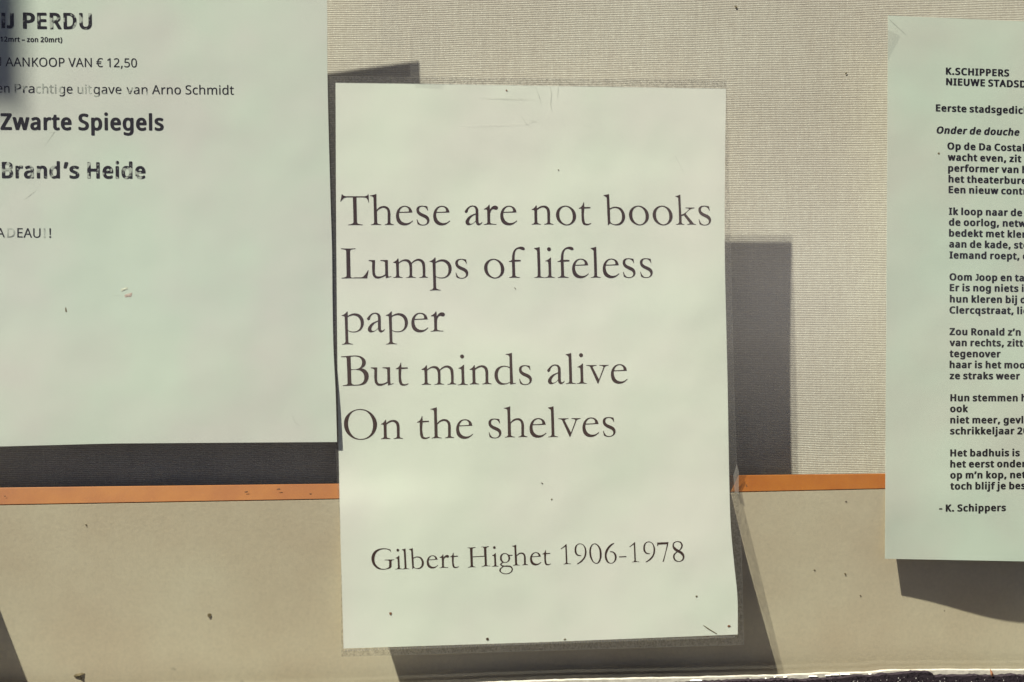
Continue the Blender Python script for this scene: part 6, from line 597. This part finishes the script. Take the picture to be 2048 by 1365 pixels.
# middle sheet, slipped in a clear pocket
uc = undul(4.1, .0004, 8)
def dep_c(x, z):
    g = math.exp(-((x + .10) / .055) ** 2) * (.0013 / (1 + math.exp((z + .030) / .013)) / (1 + math.exp((-.078 - z) / .005)))
    return .0009 + g + uc(x, z)
LEFT_C = [(166, 671), (400, 672), (650, 674), (893, 677), (1120, 682), (1297, 687)]
RIGHT_C = [(178, 1452), (330, 1450), (500, 1449.5), (760, 1455), (982, 1459), (1060, 1462), (1135, 1469), (1196, 1475), (1270, 1475.5)]
sh_c = sheet('quotation_sheet', 'white sheet with large serif quotation about books, hung in the middle in a clear pocket', (0, .001, 0),
             LEFT_C, RIGHT_C, [(0, 166), (.3, 169), (1, 178)], [(0, 1297.5), (.5, 1285), (1, 1269.5)], dep_c, M['paper_c'])
def roman(items, scale=1.0, rot=0.0, lean=-.012):
    out = []
    for k, (ch, u0, v0) in enumerate(items):
        g = GG[ch]; p0 = P(u0, v0)
        def fn(gx, gy, p0=p0, ch=ch, p0_u=(u0, v0)):
            nat = ch in 'GHg10967-8'
            s = 1.0 if nat else scale
            rr = 0 if nat else rot
            x = gx * s + (0 if nat else lean * gy * s); y = gy * s
            kk = lsc(p0_u[0], p0_u[1])[0]
            x *= kk; y *= kk
            return p0 + Vector((x * math.cos(rr) - y * math.sin(rr), 0, x * math.sin(rr) + y * math.cos(rr))) * SC
        out.append((g, fn))
    return print_line(sh_c, out, M['ink_c'])
for ln in (
    'T 681.6 450.2;h 741.2 450;e 792.1 450;s 833.3 450.2;e 866.5 450;a 929.9 449.8;r 967.1 449.6;e 1000.7 449.8;n 1063.2 449.3;o 1112.2 450;t 1158.2 450;b 1208.2 450;o 1258.2 450;o 1305.6 450;k 1351.8 449.6;s 1397.3 450.2',
    'L 682.7 556.8;u 738 556.7;m 786.5 556;p 859.2 555.8;s 911 556.6;o 968.4 556.4;f 1018.2 555;l 1068.7 555;i 1089.3 555;f 1115.8 555;e 1144.3 555.8;l 1181.8 554.8;e 1205.6 555.6;s 1245.9 555.3;s 1280.4 555.3',
    'p 683.4 664;a 734.5 664.3;p 771.7 663.6;e 822.8 664;r 860.8 663.2',
    'B 683.4 771.8;u 742.3 771.4;t 792.3 771;m 843.3 769.9;i 915.4 769.6;n 939.3 769;d 989.2 769.4;s 1038.4 769.4;a 1094.8 768;l 1131.8 767.2;i 1153.4 767;v 1172.8 767.4;e 1221.9 767',
    'O 688.3 878.7;n 761.8 878.4;t 834.8 877.8;h 862.2 876.8;e 912.3 877.2;s 977.4 876.2;h 1009 875;e 1059.2 874.9;l 1096.4 873.8;v 1116.7 873.9;e 1165 873.6;s 1206 873.2'):
    roman([(a.split()[0], float(a.split()[1]), float(a.split()[2])) for a in ln.split(';')])
roman([(a.split()[0], float(a.split()[1]), float(a.split()[2])) for a in
    'G 742.8 1138.9;i 790.5 1138.4;l 804.6 1138.3;b 819.4 1138.2;e 853.7 1137;r 879 1136.2;t 901 1136.2;H 935.6 1134.9;i 983.6 1133.2;g 998.2 1131.8;h 1025.6 1131.4;e 1060.3 1130.7;t 1085.6 1130.6;1 1121.6 1128.8;9 1149.3 1128.5;0 1178.8 1128;6 1209.5 1127.4;- 1238.1 1127.4;1 1258.7 1124.8;9 1286.7 1124.6;7 1314.4 1123.8;8 1345.3 1123.8'.split(';')],
    scale=.668, rot=.012, lean=-.02)

# clear pocket round it
slv = thing('plastic_sleeve', 'clear plastic pocket with textured margins holding the quotation sheet', 'sleeve', (0, .0005, -.01))
SL = [(153, 657), (400, 659), (640, 662), (890, 671), (960, 674), (1010, 677), (1090, 681), (1313, 683)]
SR = [(160, 1453.5), (480, 1461.5), (760, 1468), (930, 1474), (1000, 1478), (1130, 1484), (1290, 1488)]
def border(Lf, Rt, tl, tr, br, bl, n=30):
    out = []
    for i in range(n): t = i / n; out.append((tl[0] + (tr[0] - tl[0]) * t, tl[1] + (tr[1] - tl[1]) * t))
    for i in range(n): t = i / n; v_ = tr[1] + (br[1] - tr[1]) * t; out.append((smooth_interp(Rt, v_), v_))
    for i in range(n): t = i / n; out.append((br[0] + (bl[0] - br[0]) * t, br[1] + (bl[1] - br[1]) * t))
    for i in range(n): t = i / n; v_ = bl[1] + (tl[1] - bl[1]) * t; out.append((smooth_interp(Lf, v_), v_))
    return out
outer = border(SL, SR, (657, 153), (1453.5, 160), (1488, 1290), (683, 1314))
inner = border(LEFT_C, RIGHT_C, (671, 166), (1452, 178), (1475.5, 1269.5), (687, 1297.5))
mid = [(o_[0] * .94 + i_[0] * .06, o_[1] * .94 + i_[1] * .06) for o_, i_ in zip(outer, inner)]
inn2 = [(o_[0] * .03 + i_[0] * .97, o_[1] * .03 + i_[1] * .97) for o_, i_ in zip(outer, inner)]
def ring(a, b, off, m, name, r=2):
    V, F = [], []; n = len(a)
    for k in range(r + 1):
        for p, q in zip(a, b):
            w = P(p[0] + (q[0] - p[0]) * k / r, p[1] + (q[1] - p[1]) * k / r)
            V.append(lift(w, dep_c(w.x, w.z) + off))
    for k in range(r):
        for i in range(n): F.append((k*n+i, k*n+(i+1) % n, (k+1)*n+(i+1) % n, (k+1)*n+i))
    return meshobj(name, V, F, m, slv, True)
ring(outer, mid, -.00016, M['weld'], 'edge_weld', 1)
ring(mid, inn2, -.00013, M['margin'], 'margin')
V, F = [], []; nu, nv = 40, 50
for j in range(nv + 1):
    for i in range(nu + 1):
        s = i / nu; t = j / nv; vt = 166 + 12 * s; vb = 1297.5 - 28 * s; vv = vt + (vb - vt) * t
        u = smooth_interp(LEFT_C, vv) * (1 - s) + smooth_interp(RIGHT_C, vv) * s
        p = P(u, vv); V.append(lift(p, dep_c(p.x, p.z) - .00012))
for j in range(nv):
    for i in range(nu): a = j*(nu+1)+i; F.append((a, a+nu+1, a+nu+2, a+1))
meshobj('front_sheet', V, F, M['sleeve'], slv, True)
V, F = [], []; r = random.Random(3)
u = 690
while u < 1470:
    w_ = r.uniform(3, 4.6); s = (u - 687) / 788; vv = 1297.5 - 28 * s + 3.2
    b = len(V)
    for (a_, c_) in ((u, vv), (u + w_, vv - .1), (u + w_, vv + 3.6), (u, vv + 3.7)):
        p = P(a_, c_); V.append((p.x, dep_c(p.x, p.z) - .0002, p.z))
    F.append((b, b + 1, b + 2, b + 3)); u += w_ + r.uniform(1.4, 2.2)
o = meshobj('seal_dash', V, F, M['seal_glint'], slv); o['kind'] = 'stuff'

# right poem sheet
ur = undul(8.6, .0004, 8)
def dep_r(x, z):
    a = max(0, min(1, (.272 - x) / .075)); a = a * a * (3 - 2 * a)
    c = 1 / (1 + math.exp((z - .02) / .03))
    return .0002 + ur(x, z) + (.0010 + .06 * max(0, -.089 - z)) * a * c
sh_r = sheet('poem_sheet', 'white sheet at the right edge printed with a long bold sans-serif Dutch poem', (.25, .0005, -.01),
             [(32, 1776), (1118, 1770)], [(30, 2560), (1150, 2560)], [(0, 31.5), (.34, 43), (1, 66)], [(0, 1118), (.34, 1123), (1, 1136)],
             dep_r, M['paper_r'])
AR = -.0145
CAP = 13.1
# stretch measured on the word 'tegenover' (99.7 px)
_, a0, b0 = layout(VERD, 'tegenover', CAP); XS = 102.4 / (b0 - a0) * lsc(1950, 700)[1] / lsc(1900, 700)[0]
for (txt, u0, v0) in (
    ('K.SCHIPPERS', 1891.6, 149), ('NIEUWE STADSDICHTER', 1892, 170.2), ('Eerste stadsgedicht', 1871.5, 222.6),
    ('Op de Da Costakade', 1894.6, 298.8), ('wacht even, zit', 1895.3, 320.9), ('performer van het', 1896, 342.8), ('het theaterbureau', 1896.8, 364.6), ('Een nieuw contract', 1897, 386),
    ('Ik loop naar de', 1897.5, 429.4), ('de oorlog, netwerk', 1897.6, 451), ('bedekt met kleren', 1897.8, 472.8), ('aan de kade, steeds', 1898, 494.7), ('Iemand roept, de', 1898.7, 516.8),
    ('Oom Joop en tante', 1898.8, 560.6), ('Er is nog niets in', 1899.2, 582), ('hun kleren bij de', 1899.4, 604.6), ('Clercqstraat, lied', 1898.8, 626.8),
    ('Zou Ronald z’n', 1898.8, 670), ('van rechts, zitten', 1898.8, 692), ('tegenover', 1899, 714), ('haar is het mooi', 1899, 736), ('ze straks weer', 1899, 758.2),
    ('Hun stemmen hier', 1900.5, 802.3), ('ook', 1900, 824.2), ('niet meer, gevlucht', 1900.3, 846.6), ('schrikkeljaar 2012', 1900, 868.7),
    ('Het badhuis is', 1900.3, 912.8), ('het eerst onder', 1900.3, 934.9), ('op m’n kop, net', 1900.3, 957), ('toch blijf je best', 1900.3, 979.1), ('- K. Schippers', 1878, 1023.2)):
    sans_line(sh_r, VERD, txt, u0, v0, CAP, angle=AR, xs=XS)
sans_line(sh_r, VERD, 'Onder de douche', 1872, 266.8, CAP, angle=AR, xs=XS * .985, shear=.2)

# notice just outside the frame at the lower left, whose shadow falls on the board
un = undul(12., .0003)
sheet('small_notice', 'white notice low at the far left edge whose shadow falls on the cream board', (-.34, .0005, -.2),
      [(900, -560), (1500, -560)], [(900, -93), (1500, -93)], [(0, 925), (1, 925)], [(0, 1450), (1, 1450)], lambda x, z: .0002 + un(x, z), M['paper_l'], nu=8, nv=10)

# ------------------------------------------------------------------ tape
def tape(label, quad, m, dep, name='tape_strip', teeth=True, n=14):
    """quad: four photo pixels; short ends toothed"""
    a, b, c, d = [P(*q) for q in quad]; V, F = [], []; r = random.Random(int(quad[0][0]))
    for i in range(n + 1):
        for j in range(9):
            s, t = i / n, j / 8
            if teeth and i in (0, n): s += (.012 if j % 2 else -.012)
            p = (a * (1 - s) + b * s) * (1 - t) + (d * (1 - s) + c * s) * t
            V.append((p.x, dep(p.x, p.z) + .00004 * noise.noise(Vector((p.x * 90, p.z * 90, 1))), p.z))
    for i in range(n):
        for j in range(8): k = i * 9 + j; F.append((k, k + 1, k + 10, k + 9))
    o = meshobj(name, V, F, m, None, True); tag(o, label, 'tape', 'strips of tape holding the sheets'); return o
near = lambda x, z: -.0006
tape('nearly invisible wide tape across the top middle of the quotation sheet', [(935, 196), (1203, 203), (1203, 252), (935, 254)], M['tape'], lambda x, z: dep_c(x, z) - .0004)
tape('hazy slanting tape beside the upper left corner of the poem sheet', [(1712, 108), (1752, 38), (1796, 62), (1758, 134)], M['tape_m'], near)
tape('short upright hazy tape above the quotation sheet, right of the dark shadow corner', [(822, 60), (880, 62), (876, 160), (820, 157)], M['tape_m'], near)
tape('pale hazy strip coming in from the top edge beside the large left notice', [(760, -40), (788, -40), (806, 96), (764, 98)], M['tape_m'], near)
def scratch(pts, wd, m, parent, dep, name):
    V, F = [], []
    for i, (u, v) in enumerate(pts):
        a = pts[max(0, i - 1)]; c = pts[min(len(pts) - 1, i + 1)]; dx, dy = c[0] - a[0], c[1] - a[1]; l = math.hypot(dx, dy)
        k = wd * (.3 if i in (0, len(pts) - 1) else 1)
        for s in (-1, 1):
            p = P(u - s * dy / l * k, v + s * dx / l * k); V.append((p.x, dep(p.x, p.z), p.z))
    for i in range(len(pts) - 1): F.append((2*i, 2*i+1, 2*i+3, 2*i+2))
    return meshobj(name, V, F, m, parent)
crm = simple('paper_crease', (.50, .50, .45), .8, 300)
scratch([(1779, 38), (1786, 45), (1797, 55), (1812, 69)], .45, crm, sh_r['root'], lambda x, z: dep_r(x, z) - .00008, 'fold_line')
r = random.Random(11)
for pts in ([(1070, 172), (1078, 190), (1082, 205)], [(1100, 170), (1103, 188), (1101, 206), (1104, 222)], [(1117, 168), (1116, 180), (1114, 199)],
            [(1041, 228), (1052, 246), (1058, 250)], [(1058, 246), (1066, 241), (1074, 243)], [(960, 195), (1010, 197), (1070, 198)], [(918, 253), (1000, 250), (1060, 249)],
            [(1340, 320), (1352, 312), (1368, 345)], [(868, 1141), (880, 1143)]):
    scratch(pts, .32, M['seal_glint'] if r.random() < .4 else crm, slv, lambda x, z: dep_c(x, z) - .00019, 'wrinkle')
for pts in ([(98, 265), (108, 264), (88, 292)], [(46, 400), (60, 390), (72, 380)], [(584, 830), (590, 845), (600, 852)], [(18, 412), (22, 424)], [(224, 592), (238, 591)]):
    scratch(pts, .35, crm, sh_l['root'], lambda x, z: .0002 + ul(x, z) - .00008, 'scratch')
# pale sliver painted as the glint on the pocket's curled right edge
V = [P(1474, 928), P(1478.5, 945), P(1478, 990), P(1467, 952), P(1470, 985)]
meshobj('glint_sliver', [(p.x, dep_c(p.x, p.z) - .00075, p.z) for p in V], [(0, 3, 4, 2, 1)], M['seal_glint'], slv)

# ------------------------------------------------------------------ dirt on and behind the glass
def surf(u, v, off=.00003):
    """depth of the front-most surface seen at a photo pixel"""
    p = P(u, v)
    if 672 < u < 1476 and 168 < v < 1290: return dep_c(p.x, p.z) - .00012 - off
    if u < 670 and v < 884: return .0002 + ul(p.x, p.z) - off
    if u > 1772 and 34 < v < 1118: return dep_r(p.x, p.z) - off
    if v < 960: return CL - .0003
    d = board_dep(p.x, p.z)
    for _ in range(4): q = P(u, v, d); d = board_dep(q.x, q.z)
    return d - off * 2
def blob(u, v, ru, rv, dep, m, name, ang=0, seed=0, parent=None, n=9, jag=.35, lift=.0003):
    r = random.Random(seed + int(u * 7 + v)); c = P(u, v, dep); V = [(c.x, dep - lift, c.z)]; F = []
    for i in range(n):
        a = i * 2 * math.pi / n; k = 1 + r.uniform(-jag, jag); x = math.cos(a) * ru * k; y = math.sin(a) * rv * k
        X = x * math.cos(ang) - y * math.sin(ang); Y = x * math.sin(ang) + y * math.cos(ang)
        V.append((c.x + X * SC, dep, c.z + Y * SC))
    for i in range(n): F.append((0, 1 + i, 1 + (i + 1) % n))
    V.append((c.x, dep + .00005, c.z))
    for i in range(n): F.append((n + 1, 1 + (i + 1) % n, 1 + i))
    return meshobj(name, V, F, m, parent)
for (u, v, ru, rv, m, ang, lab) in (
    (1013, 181, 2.4, 2, 'rust', 0, 'tiny rust speck at the top edge of the quotation sheet'),
    (1117, 340, 1.7, 1.6, 'dirt2', 0, 'faint speck on the blank top part of the quotation sheet'),
    (1030, 577, 3.2, 1.1, 'dirt2', -.9, 'small curved speck below the word lifeless'),
    (1084, 967, 2.6, 1.4, 'dirt', -.5, 'small dark speck midway between the last quoted line and the author line'),
    (1103, 999, 2.2, 1.3, 'dirt2', .8, 'faint speck just under the dark speck above the author line'),
    (781, 1228, 3.4, 3.6, 'rust', .3, 'reddish-brown chip left below the author name'),
    (975, 1278.5, 3.4, 4.4, 'dirt', .2, 'dark crumb at the bottom edge below the author name'),
    (1130, 1279, 3.8, 1.6, 'dirt2', .15, 'flat brown crumb near the middle of the sheet bottom edge'),
    (1201, 1281.5, 2.0, 2.0, 'dirt', 0, 'dark dot on the bottom edge of the quotation sheet'),
    (1415, 1273, 2.6, 1.6, 'dirt', 0, 'dark dot on the bottom edge near the lower right corner'),
    (1393, 1193, 2.8, 2.0, 'dirt2', 0, 'brown dot right of centre under the year numbers'),
    (1458, 1252.5, 3.6, 2.6, 'rust', .1, 'round brown dot inside the lower right corner of the quotation sheet'),
    (1472, 14, 4.0, 3.2, 'dirt2', 0, 'blurred dark dot on the fabric near the top edge of the picture'),
    (1692, 147, 3.6, 2.6, 'dirt2', .6, 'small brown smear on the fabric beside the poem sheet'),
    (1878, 307, 3.0, 2.8, 'dirt2', 0, 'grey-brown dot on the poem sheet left of the verses'),
    (132, 621, 2.4, 6.0, 'dirt2', .1, 'thin vertical smear on the blank half of the large left notice'),
    (172, 1050, 1.6, 3.4, 'dirt2', .1, 'faint brown mark under the orange edge on the left'),
    (1692, 1003.5, 2.4, 2.0, 'dirt', 0, 'black dot on the cream board under the orange edge at the right'),
    (1629, 1140.5, 3.4, 2.0, 'dirt2', -.1, 'olive smear on the cream board left of its twin mark'),
    (1690, 1148, 2.2, 4.0, 'dirt2', .2, 'upright olive mark on the cream board left of the poem sheet'),
    (1721, 1192, 2.0, 1.8, 'dirt', 0, 'tiny dark dot low on the cream board left of the poem shadow'),
    (1889, 1222, 1.8, 1.6, 'dirt', 0, 'tiny dark dot under the edge of the poem sheet shadow'),
    (418, 1229.5, 5.2, 5.6, 'dirt2', .2, 'brown crumb in the middle of the left part of the cream board')):
    o = blob(u, v, ru * .8, rv * .8, surf(u, v), M[m], 'dirt_speck', ang, 1, lift=.00006)
    tag(o, lab, 'speck', 'specks of dirt on the glass')
def shape(name, pts, m, dep, label, cat, th=.0006):
    V = [(*(P(u, v, dep))[:],) for u, v in pts]; n = len(V)
    c = sum((Vector(p) for p in V), Vector()) / n
    V = V + [(p[0], p[1] + .0001, p[2]) for p in V] + [(c.x, dep - th, c.z), (c.x, dep + .0001, c.z)]
    F = [(2 * n, i, (i + 1) % n) for i in range(n)] + [(2 * n + 1, n + (i + 1) % n, n + i) for i in range(n)] + [(i, n + i, n + (i + 1) % n, (i + 1) % n) for i in range(n)]
    o = meshobj(name, V, F, m); tag(o, label, cat); return o
shape('debris_flake', [(147, 1352), (151, 1347.5), (158, 1346), (163, 1344), (172, 1346), (171, 1349), (163, 1351), (160, 1353), (165, 1357), (163, 1360), (157, 1356), (149, 1355)], M['dirt2'], surf(160, 1351), 'ragged brown flake near the bottom edge on the left of the cream board', 'debris')
shape('rust_chip', [(1980, 1338), (1983, 1341), (1986, 1346), (1987.5, 1350), (1985, 1354), (1982, 1351), (1981, 1347), (1980.5, 1343)], M['rust'], -.0130, 'upright rusty brown chip on the white bead at the lower right', 'debris')
shape('hair_thread', [(1407, 1250.5), (1416, 1256.5), (1434, 1267.6), (1433, 1268.6), (1415, 1258), (1406.6, 1251.4)], M['dirt2'], surf(1420, 1260), 'short straight brown fibre near the lower right corner of the quotation sheet', 'fibre', .0001)
for pts, mm in (([(249, 590), (264, 585.5), (264, 590), (262, 594), (250, 595)], 'flake_red'), ([(241, 579), (255, 574.5), (256, 579), (243, 584)], 'flake_pale')):
    m_ = M.setdefault(mm, simple(mm, (.55, .42, .36) if mm == 'flake_red' else (.62, .62, .50), .5, 800))
    shape('residue_patch', pts, m_, surf(255, 585), 'pinkish ribbed scrap of residue on the blank half of the left notice' if mm == 'flake_red' else 'pale green scrap of residue just above the pinkish one', 'residue', .0001)
# marks worn into the orange edge
for (u, v, ru, rv) in ((493, 984, 4, 1.5), (558, 979, 4, 2), (621, 988, 2.4, 1.3), (10, 993, 2, 1.2), (1493, 972, 1.2, 3)):
    p = P(u, v, .003); o = blob(u, v, ru, rv, .0026, M['rust'], 'worn_mark', .1, 4, bd, lift=.00002)
    o.location.y += 0
# ------------------------------------------------------------------ unseen board, added to cast the soft shadow at the upper left corner
c0 = src(26, 196, .0003) ; c0 = P(44, 217, 0) - SH * .30
sg = thing('shadow_board', 'unseen flat grey board added outside to cast the blurred blue shadow at the upper left corner', 'shadow_caster', tuple(c0 + Vector((-.1, 0, .2))))
w = .26
V, F = box(c0.x - w, c0.x, c0.y, c0.y + .003, c0.z, c0.z + .34)
b_ = meshobj('shadow_panel', V, F, M['hidden'], sg)
V, F = box(c0.x - w - .02, c0.x + .02 - .03, c0.y - .008, c0.y + .008, c0.z + .342, c0.z + .362); meshobj('bracket', V, F, M['black'], sg)
